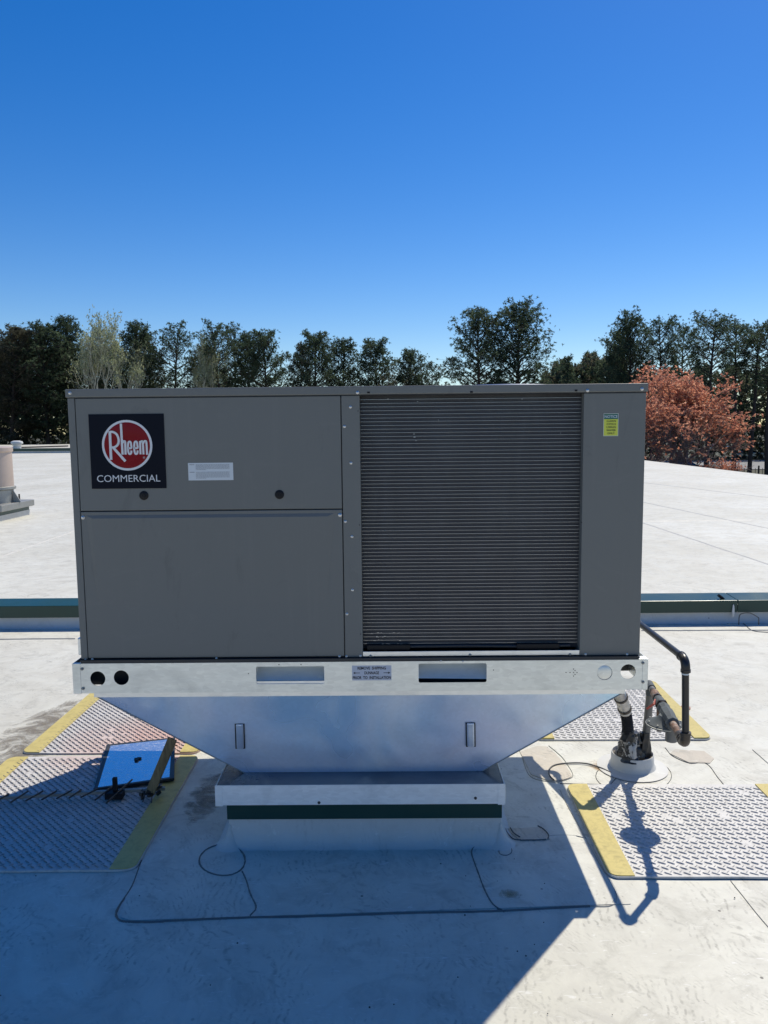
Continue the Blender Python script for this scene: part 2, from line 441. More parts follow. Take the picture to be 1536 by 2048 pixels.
class MB:
    def __init__(s):
        s.v, s.f = [], []
    def add(s, vs, fs):
        b = len(s.v)
        s.v += [tuple(v) for v in vs]
        s.f += [tuple(i + b for i in f) for f in fs]
        return s
    def box(s, x0, x1, y0, y1, z0, z1):
        return s.add([(x0, y0, z0), (x1, y0, z0), (x1, y1, z0), (x0, y1, z0), (x0, y0, z1), (x1, y0, z1), (x1, y1, z1), (x0, y1, z1)],
                     [(0, 3, 2, 1), (4, 5, 6, 7), (0, 1, 5, 4), (1, 2, 6, 5), (2, 3, 7, 6), (3, 0, 4, 7)])
    def hexa(s, b, t):
        return s.add(list(b) + list(t), [(3, 2, 1, 0), (4, 5, 6, 7), (0, 1, 5, 4), (1, 2, 6, 5), (2, 3, 7, 6), (3, 0, 4, 7)])
    def obox(s, a, b, w, h, upv=(0, 0, 1)):
        a, b = Vector(a), Vector(b)
        d = (b - a).normalized()
        sd = d.cross(Vector(upv)).normalized() * (w / 2)
        un = sd.cross(d).normalized() * (h / 2)
        return s.hexa([a - sd - un, a + sd - un, a + sd + un, a - sd + un], [b - sd - un, b + sd - un, b + sd + un, b - sd + un])
    def tube(s, pts, r, seg=12, caps=True):
        pts = [Vector(p) for p in pts]
        n = len(pts)
        rs = r if isinstance(r, (list, tuple)) else [r] * n
        tang = []
        for i in range(n):
            d = pts[min(i + 1, n - 1)] - pts[max(i - 1, 0)]
            tang.append(d.normalized() if d.length > 1e-9 else Vector((0, 0, 1)))
        ref = Vector((0, 0, 1)) if abs(tang[0].z) < 0.9 else Vector((1, 0, 0))
        nx = tang[0].cross(ref).normalized()
        b = len(s.v)
        for i in range(n):
            nx = (nx - tang[i] * nx.dot(tang[i])).normalized()
            ny = tang[i].cross(nx)
            for k in range(seg):
                a = 2 * math.pi * k / seg
                s.v.append(tuple(pts[i] + (nx * math.cos(a) + ny * math.sin(a)) * rs[i]))
        for i in range(n - 1):
            for k in range(seg):
                k2 = (k + 1) % seg
                s.f.append((b + i * seg + k, b + i * seg + k2, b + (i + 1) * seg + k2, b + (i + 1) * seg + k))
        if caps:
            s.f.append(tuple(b + k for k in reversed(range(seg))))
            s.f.append(tuple(b + (n - 1) * seg + k for k in range(seg)))
        return s
    def lathe(s, prof, c=(0, 0, 0), seg=32, axis='z'):
        b = len(s.v)
        for (r, h) in prof:
            for k in range(seg):
                a = 2 * math.pi * k / seg
                if axis == 'z':
                    s.v.append((c[0] + r * math.cos(a), c[1] + r * math.sin(a), c[2] + h))
                else:
                    s.v.append((c[0] + r * math.cos(a), c[1] - h, c[2] + r * math.sin(a)))
        for i in range(len(prof) - 1):
            for k in range(seg):
                k2 = (k + 1) % seg
                s.f.append((b + i * seg + k, b + i * seg + k2, b + (i + 1) * seg + k2, b + (i + 1) * seg + k))
        s.f.append(tuple(b + k for k in reversed(range(seg))))
        s.f.append(tuple(b + (len(prof) - 1) * seg + k for k in range(seg)))
        return s
    def prism(s, outline, y0, y1):            # outline in x,z, extruded along y
        n = len(outline)
        b = len(s.v)
        s.v += [(x, y0, z) for x, z in outline] + [(x, y1, z) for x, z in outline]
        s.f.append(tuple(b + i for i in range(n)))
        s.f.append(tuple(b + n + i for i in reversed(range(n))))
        for i in range(n):
            j = (i + 1) % n
            s.f.append((b + i, b + n + i, b + n + j, b + j))
        return s
    def slab(s, outline, z0, z1):             # outline in x,y, extruded along z
        n = len(outline)
        b = len(s.v)
        s.v += [(x, y, z0) for x, y in outline] + [(x, y, z1) for x, y in outline]
        s.f.append(tuple(b + i for i in reversed(range(n))))
        s.f.append(tuple(b + n + i for i in range(n)))
        for i in range(n):
            j = (i + 1) % n
            s.f.append((b + i, b + j, b + n + j, b + n + i))
        return s
    def ribbon(s, pts, w, y0, y1):            # flat stroke in the x,z plane
        pts = [Vector((p[0], p[1])) for p in pts]
        L, R = [], []
        n = len(pts)
        closed = (pts[0] - pts[-1]).length < 1e-7
        for i in range(n):
            a = pts[(i - 1) if i > 0 else (n - 2 if closed else 0)]
            c = pts[(i + 1) if i < n - 1 else (1 if closed else n - 1)]
            d = (c - a).normalized()
            nn = Vector((-d.y, d.x)) * (w / 2)
            L.append(pts[i] + nn)
            R.append(pts[i] - nn)
        b = len(s.v)
        for i in range(n):
            for q in (L[i], R[i]):
                s.v.append((q.x, y0, q.y))
                s.v.append((q.x, y1, q.y))
        for i in range(n - 1):
            o, p = b + 4 * i, b + 4 * (i + 1)
            s.f += [(o, o + 2, p + 2, p), (o + 1, p + 1, p + 3, o + 3), (o, p, p + 1, o + 1), (o + 2, o + 3, p + 3, p + 2)]
        if not closed:
            o = b + 4 * (n - 1)
            s.f += [(b, b + 1, b + 3, b + 2), (o, o + 2, o + 3, o + 1)]
        return s
    def build(s, name, mat, parent=None, smooth=False, bevel=0.0):
        o = ORG.get(parent, Vector((0, 0, 0)))
        me = bpy.data.meshes.new(name)
        me.from_pydata([(v[0] - o.x, v[1] - o.y, v[2] - o.z) for v in s.v], [], s.f)
        me.update()
        ob = link(name, me, mat, parent, smooth, bevel)
        if smooth:
            try:
                me.set_sharp_from_angle(angle=math.radians(38))
            except Exception:
                pass
        return ob

def tag(o, label=None, cat=None, group=None, kind=None):
    if label: o['label'] = label
    if cat: o['category'] = cat
    if group: o['group'] = group
    if kind: o['kind'] = kind
    return o
def thing(name, loc, label, cat, group=None):
    e = bpy.data.objects.new(name, None)
    COL.objects.link(e)
    e.location = loc
    e.empty_display_size = 0.1
    ORG[e] = Vector(loc)
    return tag(e, label, cat, group)
def place(name, me, loc, parent, mat=None, rot=None, scale=None):
    o = bpy.data.objects.new(name, me)
    COL.objects.link(o)
    o.parent = parent
    o.location = Vector(loc) - ORG.get(parent, Vector((0, 0, 0)))
    if rot: o.rotation_euler = rot
    if scale: o.scale = scale
    return o
def mesh_only(mb, name, mat, smooth=False):
    me = bpy.data.meshes.new(name)
    me.from_pydata(mb.v, [], mb.f)
    me.materials.append(mat)
    if smooth:
        me.polygons.foreach_set('use_smooth', [True] * len(me.polygons))
        me.set_sharp_from_angle(angle=math.radians(40))
    return me
def text_part(name, txt, mat, parent, cx, cz, y, width, height, depth=0.0006, bold=0.0):
    cu = bpy.data.curves.new(name, 'FONT')
    cu.body = txt
    cu.align_x = 'CENTER'
    cu.extrude = 0.02
    cu.offset = bold
    cu.resolution_u = 3
    tmp = bpy.data.objects.new('tmp', cu)
    COL.objects.link(tmp)
    bpy.context.view_layer.update()
    me = bpy.data.meshes.new_from_object(tmp.evaluated_get(bpy.context.evaluated_depsgraph_get()))
    bpy.data.objects.remove(tmp)
    co = np.empty(len(me.vertices) * 3)
    me.vertices.foreach_get('co', co)
    co = co.reshape(-1, 3)
    mn, mx = co.min(0), co.max(0)
    k = (co - (mn + mx) / 2) / (mx - mn)
    o = ORG.get(parent, Vector((0, 0, 0)))
    out = np.stack([cx - o.x + k[:, 0] * width, y - o.y - (k[:, 2] + 0.5) * depth, cz - o.z + k[:, 1] * height], 1)
    me.vertices.foreach_set('co', out.ravel())
    me.name = name
    me.materials.clear()
    me.materials.append(mat)
    me.update()
    ob = bpy.data.objects.new(name, me)
    COL.objects.link(ob)
    ob.parent = parent
    ORG[ob] = o
    return ob
def holed_plate(name, outer, holes, y0, y1, mat, parent):
    cu = bpy.data.curves.new(name, 'CURVE')
    cu.dimensions = '2D'
    cu.fill_mode = 'BOTH'
    cu.extrude = abs(y1 - y0) / 2
    for loop in [outer] + holes:
        sp = cu.splines.new('POLY')
        sp.points.add(len(loop) - 1)
        for i, (x, z) in enumerate(loop):
            sp.points[i].co = (x, z, 0, 1)
        sp.use_cyclic_u = True
    tmp = bpy.data.objects.new('tmp', cu)
    COL.objects.link(tmp)
    bpy.context.view_layer.update()
    me = bpy.data.meshes.new_from_object(tmp.evaluated_get(bpy.context.evaluated_depsgraph_get()))
    bpy.data.objects.remove(tmp)
    o = ORG.get(parent, Vector((0, 0, 0)))
    ym = (y0 + y1) / 2
    for v in me.vertices:
        x, z, y = v.co
        v.co = (x - o.x, ym - y - o.y, z - o.z)
    me.name = name
    me.materials.clear()
    me.materials.append(mat)
    me.update()
    ob = bpy.data.objects.new(name, me)
    COL.objects.link(ob)
    ob.parent = parent
    ORG[ob] = o
    return ob
def circ(cx, cz, r, n=40):
    return [(cx + r * math.cos(2 * math.pi * k / n), cz + r * math.sin(2 * math.pi * k / n)) for k in range(n)]
def rrect(x0, x1, z0, z1, r, n=5, corners=(1, 1, 1, 1)):
    out = []
    for (cx, cz, a0, on, qx, qz) in ((x1 - r, z1 - r, 0, corners[0], x1, z1), (x0 + r, z1 - r, 90, corners[1], x0, z1), (x0 + r, z0 + r, 180, corners[2], x0, z0), (x1 - r, z0 + r, 270, corners[3], x1, z0)):
        if not on:
            out.append((qx, qz))
            continue
        for k in range(n + 1):
            a = math.radians(a0 + 90 * k / n)
            out.append((cx + r * math.cos(a), cz + r * math.sin(a)))
    return out

# ------------------------------------------------------------------ the setting
GZ = -3.8
mb = MB().box(-900, 900, -400, 1500, GZ - 1, GZ)
tag(mb.build('ground', M['grass']), kind='structure')
mb = MB().box(16, 90, 50, 74, GZ + 0.004, GZ + 0.02).box(30, 160, 92, 118, GZ + 0.004, GZ + 0.02)
tag(mb.build('parking_lot', M['asphalt']), kind='structure')

mb = MB()
mb.box(-70, 11.5, -9, 3.3, GZ + 0.03, 0.0)
roof = tag(mb.build('flat_roof', M['roof']), kind='structure')
mb = MB().box(-70, 11.5, 3.302, 55.0, GZ + 0.03, 0.0).box(-110, 11.5, 55.4, 94, GZ + 0.03, 0.08)
roof_far = tag(mb.build('far_roof', M['roof_far']), kind='structure')

def bead(pts, w, parent=roof, mat='caulk', name='seam', z=0.0, h=0.4, px=True, jit=0.0015, seed=1):
    rnd = random.Random(seed + len(pts))
    q = [G(*p) if px else Vector(p) for p in pts]
    # subdivide with a little hand-laid wobble
    out = []
    for i in range(len(q) - 1):
        n = max(2, int((q[i + 1] - q[i]).length / 0.03))
        n = min(n, 60)
        for k in range(n):
            t = k / n
            out.append(q[i].lerp(q[i + 1], t))
    out.append(q[-1])
    mb = MB()
    vs = []
    ph = rnd.random() * 6
    for i, p in enumerate(out):
        d = (out[min(i + 1, len(out) - 1)] - out[max(i - 1, 0)])
        d.z = 0
        d.normalize()
        n = Vector((-d.y, d.x, 0))
        ww = 0.95 * w * (0.75 + 0.5 * rnd.random()) / 2
        c = p + n * (math.sin(i * 0.35 + ph) * jit)
        vs += [c - n * ww + Vector((0, 0, z)), c + Vector((0, 0, z + 0.002 + w * h)), c + n * ww + Vector((0, 0, z))]
    fs = []
    for i in range(len(out) - 1):
        a, b = 3 * i, 3 * i + 3
        fs += [(a, b, b + 1, a + 1), (a + 1, b + 1, b + 2, a + 2)]
    mb.add([(v.x, v.y, max(v.z, -0.001 + z)) for v in vs], fs)
    return mb.build(name, M[mat], parent, smooth=True)

def smooth_px(pts, n=6):
    out = []
    P0 = [Vector(p) for p in pts]
    for i in range(len(P0) - 1):
        a, b, c, d = P0[max(i - 1, 0)], P0[i], P0[i + 1], P0[min(i + 2, len(P0) - 1)]
        for k in range(n):
            t = k / n
            out.append(0.5 * ((2 * b) + (c - a) * t + (2 * a - 5 * b + 4 * c - d) * t * t + (3 * b - a - 3 * c + d) * t ** 3))
    out.append(P0[-1])
    return [(p.x, p.y) for p in out]

bead(smooth_px([(284, 1722), (262, 1775), (233, 1824), (238, 1839), (262, 1845), (330, 1843)]) + [(500, 1836), (800, 1828), (1000, 1822), (1180, 1814)], 0.008, seed=3)
bead(smooth_px([(485, 1744), (498, 1780), (511, 1815), (500, 1834)]), 0.009, seed=4)
bead([(445 + 46 * math.cos(a), 1722 + 31 * math.sin(a)) for a in [k * math.pi / 14 for k in range(-6, 21)]], 0.010, seed=5)
bead(smooth_px([(1003, 1690), (965, 1692), (943, 1706), (962, 1760), (982, 1806), (1010, 1824)]), 0.009, seed=6)
bead(smooth_px([(997, 1690), (1000, 1708), (1014, 1712), (1024, 1700), (1012, 1680)]), 0.006, seed=7)
bead(smooth_px([(1180, 1814), (1222, 1812), (1234, 1796), (1212, 1750), (1150, 1640), (1120, 1580)]), 0.003, mat='caulk_light', seed=8)
bead(smooth_px([(1100, 1672), (1150, 1672), (1172, 1678)]), 0.003, mat='caulk_light', seed=9)
bead([(-200, 1281), (150, 1278)], 0.012, mat='caulk_light', seed=10)
bead([(1283, 1262), (1536, 1261), (1700, 1260)], 0.012, mat='caulk_light', seed=11)
bead(smooth_px([(1330, 1496), (1345, 1512), (1378, 1527), (1411, 1527), (1440, 1560), (1490, 1620)]), 0.004, seed=12)
bead(smooth_px([(1462, 1762), (1500, 1812), (1560, 1880)]), 0.003, mat='caulk_light', seed=13)
bead([(1505, 1500), (1540, 1530), (1580, 1570)], 0.004, mat='caulk_light', seed=14)
bead(smooth_px([(1000, 1510), (1036, 1500), (1060, 1552), (1100, 1564), (1135, 1560), (1145, 1548), (1128, 1520), (1098, 1492)]), 0.004, mat='caulk_light', seed=15)
bead(smooth_px([(1475, 1235), (1490, 1250), (1510, 1263), (1560, 1266)]), 0.008, seed=16)
bead([(1268 + 76 * math.cos(a), 1552 + 34 * math.sin(a)) for a in [k * math.pi / 14 for k in range(-3, 20)]], 0.003, mat='caulk', seed=17)
bead([(1120, 1568), (1220, 1570), (1232, 1556)], 0.003, mat='caulk', seed=18)
# laps on the far roof
for i, (a, b) in enumerate((((-60, 1135), (150, 1062)), ((-60, 990), (150, 949)), ((-60, 1015), (150, 986)), ((-60, 945), (150, 935)), ((1283, 1045), (1600, 1150)), ((1283, 965), (1600, 1003)), ((1283, 1004), (1560, 1062)), ((1283, 1043), (1500, 1040)))):
    bead([a, b], 0.035, roof_far, 'lap_edge', z=0.0, h=0.15, seed=20 + i, jit=0.004)

# membrane patches, thin sheets welded on the roof
def patch(pts, z, mat='roof', parent=roof, name='membrane_patch'):
    q = [G(*p) for p in pts]
    if sum((q[i].x * q[(i + 1) % len(q)].y - q[(i + 1) % len(q)].x * q[i].y) for i in range(len(q))) < 0:
        q.reverse()
    return MB().slab([(p.x, p.y) for p in q], z - 0.003, z).build(name, M[mat], parent)
patch(smooth_px([(242, 1836), (290, 1715), (470, 1690), (1003, 1690), (1110, 1640), (1218, 1760), (1224, 1806), (1180, 1811), (262, 1842)], 3), 0.0022)
M['tan_patch'] = membrane('aged_tan_membrane', 1.0, (0.56, 0.50, 0.41))
patch([(1340, 1508), (1350, 1500), (1408, 1503), (1428, 1518), (1420, 1527), (1378, 1526)], 0.003, 'tan_patch')
patch(smooth_px([(1040, 1505), (1092, 1494), (1140, 1545), (1135, 1558), (1100, 1562), (1062, 1550)], 3), 0.0035, 'tan_patch')
patch([(1012, 1659), (1084, 1656), (1100, 1680), (1040, 1682)], 0.004, 'tan_patch')
for i, pts in enumerate((((1012, 1660), (1016, 1670), (1026, 1680), (1042, 1682)), ((1076, 1654), (1088, 1662), (1098, 1672), (1094, 1681)), ((1020, 1658), (1028, 1668), (1040, 1677)), ((1040, 1683), (1070, 1683), (1092, 1681)))):
    bead(smooth_px(list(pts), 4), 0.005, seed=40 + i, z=0.004)

# stains and spilt marks on the roof near the left mats and the boot: thin films with their own shape
def stain_mat(name, col, thr=0.5):
    m = NT(name)
    co = m.coord(kind='World', scale=(1, 1, 1))
    n = m.noise(co, 9, 7, 0.72, 1.4)
    g = m.n('ShaderNodeTexCoord')
    mp = m.n('ShaderNodeMapping')
    mp.inputs['Location'].default_value = (-0.5, -0.5, 0)
    m.l(g.outputs['Generated'], mp.inputs[0])
    vm = m.n('ShaderNodeVectorMath', operation='MULTIPLY')
    vm.inputs[1].default_value = (2, 2, 0)
    m.l(mp.outputs[0], vm.inputs[0])
    ln = m.n('ShaderNodeVectorMath', operation='LENGTH')
    m.l(vm.outputs[0], ln.inputs[0])
    edge = m.ramp(ln.outputs['Value'], [(0.0, 1.0), (0.45, 0.75), (1.0, 0.0)])
    f = m.ramp(m.math('MULTIPLY', edge, n), [(thr * 0.55, 0.0), (thr * 1.05, 0.62)])
    m.set(color=col, rough=0.75, alpha=f)
    return m.m
M['grime'] = stain_mat('dark_grime_film', (0.24, 0.21, 0.17), 0.56)
M['rust_stain'] = stain_mat('rust_stain_film', (0.56, 0.33, 0.14), 0.56)
M['brown_stain'] = stain_mat('brown_stain_film', (0.34, 0.27, 0.15), 0.62)
def stain(cx, cy, rx, ry, rot, mat, z):
    o = MB().box(-rx, rx, -ry, ry, 0, 0.0004).build('stain', M[mat], roof)
    o.location = (cx, cy, z)
    o.rotation_euler.z = rot
    return o
g = G(95, 1450); stain(g.x, g.y, 0.32, 0.75, -0.25, 'grime', 0.0006)
g = G(60, 1520); stain(g.x - 0.05, g.y, 0.22, 0.42, -0.1, 'grime', 0.0016)
g = G(415, 1590); stain(g.x, g.y, 0.14, 0.42, 0.0, 'grime', 0.0028)
g = G(1205, 1530); stain(g.x, g.y, 0.12, 0.11, 0.3, 'rust_stain', 0.0012)
g = G(1020, 1790); stain(g.x, g.y, 0.07, 0.06, 0.0, 'brown_stain', 0.0030)

# debris specks
rnd = random.Random(5)
sp = MB()
for i in range(48):
    px = rnd.choice([rnd.uniform(0, 1536), rnd.uniform(900, 1100)])
    py = rnd.uniform(1660, 2040) if rnd.random() < 0.6 else rnd.uniform(1265, 1600)
    p = G(px, py)
    r = rnd.uniform(0.001, 0.003)
    sp.lathe([(r, 0.0), (r * 0.8, r * 0.6), (r * 0.2, r)], (p.x, p.y, 0.003), 6)
tag(sp.build('roof_debris', M['dark']), 'scattered dark specks of grit on the white roof', 'grit', kind='stuff')

# ------------------------------------------------------------------ green capped expansion joint
def joint(y0, x0, x1, label):
    t = thing('roof_curb_joint', ((x0 + x1) / 2, y0, 0), label, 'roof joint')
    MB().box(x0, x1, y0 + 0.02, y0 + 0.24, 0.0, 0.085).build('flashing', M['curbwrap'], t)
    return t
jt = thing('expansion_joint', (0, 3.15, 0), 'long low roof joint with dark green metal cap behind the grey unit', 'roof joint')
# wrinkled membrane base
mb = MB()
nx = 240
vs, fs = [], []
rnd = random.Random(8)
prof = [(0.0, 0.0), (0.012, 0.006), (0.03, 0.03), (0.04, 0.10)]
ph = [rnd.uniform(0, 6) for _ in range(6)]
for i in range(nx + 1):
    x = -20 + (31.5) * i / nx
    wob = 0.006 * math.sin(x * 3.1 + ph[0]) + 0.004 * math.sin(x * 7.7 + ph[1]) + 0.0025 * math.sin(x * 17 + ph[2])
    for j, (dy, z) in enumerate(prof):
        vs.append((x, 3.135 + dy + wob * (1 - j / 3), z + (0.001 if j == 0 else 0)))
for i in range(nx):
    for j in range(3):
        a = i * 4 + j
        fs.append((a, a + 4, a + 5, a + 1))
mb.add(vs, fs)
mb.build('base_flashing', M['curbwrap'], jt, smooth=True)
MB().box(-20, 11.5, 3.18, 3.35, 0.0, 0.10).build('curb', M['curbwrap'], jt)
mb = MB()
pr = [(3.150, 0.085), (3.148, 0.178), (3.37, 0.190), (3.37, 0.10), (3.36, 0.10), (3.36, 0.182), (3.158, 0.170), (3.158, 0.085)]
for (xa, xb) in ((-20, -5.0), (-4.996, 1.0), (1.004, 2.62), (2.624, 11.5)):
    mb.add([(xa, y, z) for y, z in pr] + [(xb, y, z) for y, z in pr],
           [tuple(range(8)), tuple(range(15, 7, -1))] + [(i, 8 + i, 8 + (i + 1) % 8, (i + 1) % 8) for i in range(8)])
mb.build('cap', M['green'], jt, bevel=0.003)
# far joint
jf = thing('expansion_joint', (-30, 55.1, 0), 'distant dark capped roof joint across the far left end of the roof', 'roof joint')
MB().box(-110, 11.5, 55.0, 55.4, 0.0, 0.16).build('curb', M['curbwrap'], jf)
MB().box(-110, 11.5, 54.95, 55.45, 0.16, 0.36).build('cap', M['green'], jf)

def chain_pts(pts, n):
    out = []
    for i in range(len(pts) - 1):
        a, b, c, d = pts[max(i - 1, 0)], pts[i], pts[i + 1], pts[min(i + 2, len(pts) - 1)]
        for k in range(n):
            t = k / n
            out.append(0.5 * ((2 * b) + (c - a) * t + (2 * a - 5 * b + 4 * c - d) * t * t + (3 * b - a - 3 * c + d) * t ** 3))
    out.append(pts[-1])
    return out
# tool on the cap
p0 = P(1436, 1195, 3.2); p1 = P(1452, 1203, 3.19)
tl = thing('caulk_tool', (p1.x, 3.2, 0.185), 'small tool with black grip lying on the green metal cap', 'tool')
MB().tube([p0 + Vector((0, 0, 0.020)), p0.lerp(p1, 0.5) + Vector((0, 0, 0.012)), p1 + Vector((0, 0, 0.002))], [0.011, 0.012, 0.008], 10).build('grip', M['black'], tl, smooth=True)
p2 = P(1466, 1204, 3.17)
MB().obox(p1, p2, 0.012, 0.006).build('blade', M['galv_bright'], tl)
sd = thing('sealant_run', (p2.x, 3.14, 0.09), 'white sealant run down the front of the green cap', 'sealant')
q = P(1467, 1209, 3.142); q2 = P(1466, 1234, 3.142)
MB().tube([q, q.lerp(q2, 0.3), q.lerp(q2, 0.7), q2], [0.004, 0.009, 0.011, 0.006], 8).build('bead', M['pvc'], sd, smooth=True)
# hose loop lying against the flashing at the right
hp = [P(1478, 1236, 3.09), P(1482, 1228, 3.1), P(1500, 1226, 3.1), P(1518, 1236, 3.09)]
hp2 = []
hp = chain_pts(hp, 6)
for i in range(len(hp) - 1):
    for k in range(5):
        hp2.append(hp[i].lerp(hp[i + 1], k / 5))
hp2.append(hp[-1])
hp2[0].z = hp2[-1].z = 0.004
tag(MB().tube(hp2, 0.004, 6).build('cable_loop', M['cord'], smooth=True), 'thin black cable loop resting against the joint flashing at right', 'cable')

# ------------------------------------------------------------------ walkway mats
def ribs(x0, x1, y0, y1, seed=0, pitchx=0.0315, pitchy=0.0320):
    rnd = random.Random(seed)
    mb = MB()
    j = 0
    y = y0
    while y <= y1:
        i = 0
        for kind, ang, L, dx, dy in ((0, -35, 0.0142, 0.0, 0.0), (1, 46, 0.0090, 0.5, 0.5)):
            yy = y + dy * pitchy
            if yy > y1: continue
            x = x0 + dx * pitchx
            while x <= x1:
                if rnd.random() > 0.012:
                    a = math.radians(ang + rnd.uniform(-3, 3))
                    Ls, Wd, H = L * rnd.uniform(0.92, 1.08), 0.0016, 0.0030 if kind == 0 else 0.0010
                    c, s_ = math.cos(a), math.sin(a)
                    def T(u, v, z): return (x + u * c - v * s_, yy + u * s_ + v * c, z)
                    b = [T(-Ls, 0, 0), T(-Ls * .6, -Wd, 0), T(Ls * .6, -Wd, 0), T(Ls, 0, 0), T(Ls * .6, Wd, 0), T(-Ls * .6, Wd, 0)]
                    t = [T(-Ls * .85, 0, H * .8), T(-Ls * .55, -Wd * .55, H), T(Ls * .55, -Wd * .55, H), T(Ls * .85, 0, H * .8), T(Ls * .55, Wd * .55, H), T(-Ls * .55, Wd * .55, H)]
                    mb.add(b + t, [tuple(range(6, 12))] + [(k, (k + 1) % 6, 6 + (k + 1) % 6, 6 + k) for k in range(6)])
                x += pitchx
        y += pitchy
        j += 1
    return mb
MTH = 0.008
def walkway_mat(x0, x1, y0, y1, label, mat='mat', yl=True, yr=True, rot=0.0, seed=0, corners=(1, 1, 1, 1), curl=0.0):
    cx, cy = (x0 + x1) / 2, (y0 + y1) / 2
    t = thing('walkway_mat', (cx, cy, 0), label, 'roof mat', 'walkway mats on the white roof')
    TH = MTH
    outline = rrect(x0, x1, y0, y1, 0.04, 6, corners)
    rnd = random.Random(seed + 50)
    # finely divided outline so that the edge waves a little
    fine = []
    for i in range(len(outline)):
        a, b = Vector(outline[i]), Vector(outline[(i + 1) % len(outline)])
        n = max(1, int((b - a).length / 0.04))
        for k in range(n):
            p = a.lerp(b, k / n)
            fine.append(p)
    ph = [rnd.uniform(0, 6) for _ in range(4)]
    n = len(fine)
    vs, fs = [], []
    rings = ((1.0, TH * 0.9), (0.995, TH), (0.90, TH))
    def lift(p):
        return curl * max(0.0, math.sin(p.x * 6 + ph[0]) * 0.5 + math.sin(p.y * 5 + ph[1]) * 0.5 + 0.3)
    for i, p in enumerate(fine):
        l = lift(p)
        wob = 0.002 * math.sin(i * 0.9 + ph[2])
        c = Vector((cx, cy))
        d = (p - c)
        q = c + d * (1 + wob)
        vs.append((q.x, q.y, 0.001 + l))
        vs.append((q.x, q.y, TH + l))
        qi = c + Vector((d.x * 0.93, d.y * 0.93))
        vs.append((qi.x, qi.y, TH))
    for i in range(n):
        j = (i + 1) % n
        fs.append((3 * i, 3 * j, 3 * j + 1, 3 * i + 1))
        fs.append((3 * i + 1, 3 * j + 1, 3 * j + 2, 3 * i + 2))
    fs.append(tuple(3 * i + 2 for i in range(n)))
    pad = MB().add(vs, fs).build('pad', M[mat], t)
    m = 0.088
    for side, on in ((0, yl), (1, yr)):
        if not on: continue
        a, b = (x0 + 0.003, x0 + m) if side == 0 else (x1 - m, x1 - 0.003)
        cr = (0, corners[1], corners[2], 0) if side == 0 else (corners[0], 0, 0, corners[3])
        o2 = rrect(a, b, y0 + 0.003, y1 - 0.003, 0.036, 6, cr)
        MB().slab(o2, TH + 0.0002 + curl * 0.0, TH + 0.0016 + curl * 1.3).build('edge_strip', M['yellow'], t)
    xa = x0 + (m - 0.012 if yl else 0.02)
    xb = x1 - (m - 0.004 if yr else 0.02)
    r = ribs(xa, xb, y0 + 0.018, y1 - 0.018, seed=seed)
    r.v = [(v[0], v[1], v[2] + TH + 0.0012) for v in r.v]
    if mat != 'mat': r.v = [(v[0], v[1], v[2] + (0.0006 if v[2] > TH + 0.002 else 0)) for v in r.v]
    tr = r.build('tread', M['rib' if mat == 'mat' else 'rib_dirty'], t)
    tr['kind'] = 'stuff'
    t.rotation_euler.z = rot
    return t
walkway_mat(0.715, 1.585, -0.185, 0.485, 'sunlit walkway mat crossed by the gas pipe shadow at front right', seed=1, rot=math.radians(-0.8), curl=0.002)
walkway_mat(0.69, 1.53, 0.955, 1.80, 'sunlit walkway mat with yellow edges behind the gas regulator', seed=2, rot=math.radians(-0.6), curl=0.004)
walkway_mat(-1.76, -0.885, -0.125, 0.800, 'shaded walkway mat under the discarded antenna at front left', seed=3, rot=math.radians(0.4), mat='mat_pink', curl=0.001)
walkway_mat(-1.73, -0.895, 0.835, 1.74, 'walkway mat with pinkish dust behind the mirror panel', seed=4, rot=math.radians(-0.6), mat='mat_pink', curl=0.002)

# ------------------------------------------------------------------ roof curb under the adapter
cb = thing('equipment_curb', (-0.1, 0.5, 0), 'low white flashed roof curb with dark green strip under the metal adapter', 'roof curb')
cx0, cx1, cy0, cy1 = -0.590, 0.385, 0.05, 0.98
mb = MB()
secs = [(0.048, 0.002), (0.032, 0.006), (0.016, 0.024), (0.006, 0.05), (0.0, 0.125)]
nseg = 26
ringpts = []
def ringat(off, z, k):
    pts = []
    X0, X1, Y0, Y1 = cx0 - off, cx1 + off, cy0 - off, cy1 + off
    for (a, b) in (((X0, Y0), (X1, Y0)), ((X1, Y0), (X1, Y1)), ((X1, Y1), (X0, Y1)), ((X0, Y1), (X0, Y0))):
        for q in range(nseg):
            t_ = q / nseg
            w = 0.0035 * math.sin(q * 1.7 + k) * (0.3 if q in (0,) else 1)
            pts.append((a[0] + (b[0] - a[0]) * t_, a[1] + (b[1] - a[1]) * t_ + (w if off > 0.01 else 0), z))
    return pts
vs, fs = [], []
for k, (off, z) in enumerate(secs):
    vs += ringat(off, z, 1.0)
N = nseg * 4
for k in range(len(secs) - 1):
    for q in range(N):
        q2 = (q + 1) % N
        fs.append((k * N + q, k * N + q2, (k + 1) * N + q2, (k + 1) * N + q))
fs.append(tuple((len(secs) - 1) * N + q for q in range(N)))
mb.add(vs, fs)
mb.build('membrane_wrap', M['curbwrap'], cb, smooth=True)
MB().box(cx0 - 0.008, cx1 + 0.004, cy0 - 0.012, cy1 + 0.008, 0.100, 0.18).build('metal_strip', M['green'], cb, bevel=0.002)
for (sx, px_) in ((-1, 466), (1, 1002)):
    p = G(px_, 1700)
    MB().lathe([(0.055, 0.0), (0.045, 0.004), (0.022, 0.02), (0.008, 0.05), (0.004, 0.075)], (cx0 if sx < 0 else cx1, cy0 - 0.004, 0.002), 20).build('corner_boot', M['curbwrap'], cb, smooth=True)

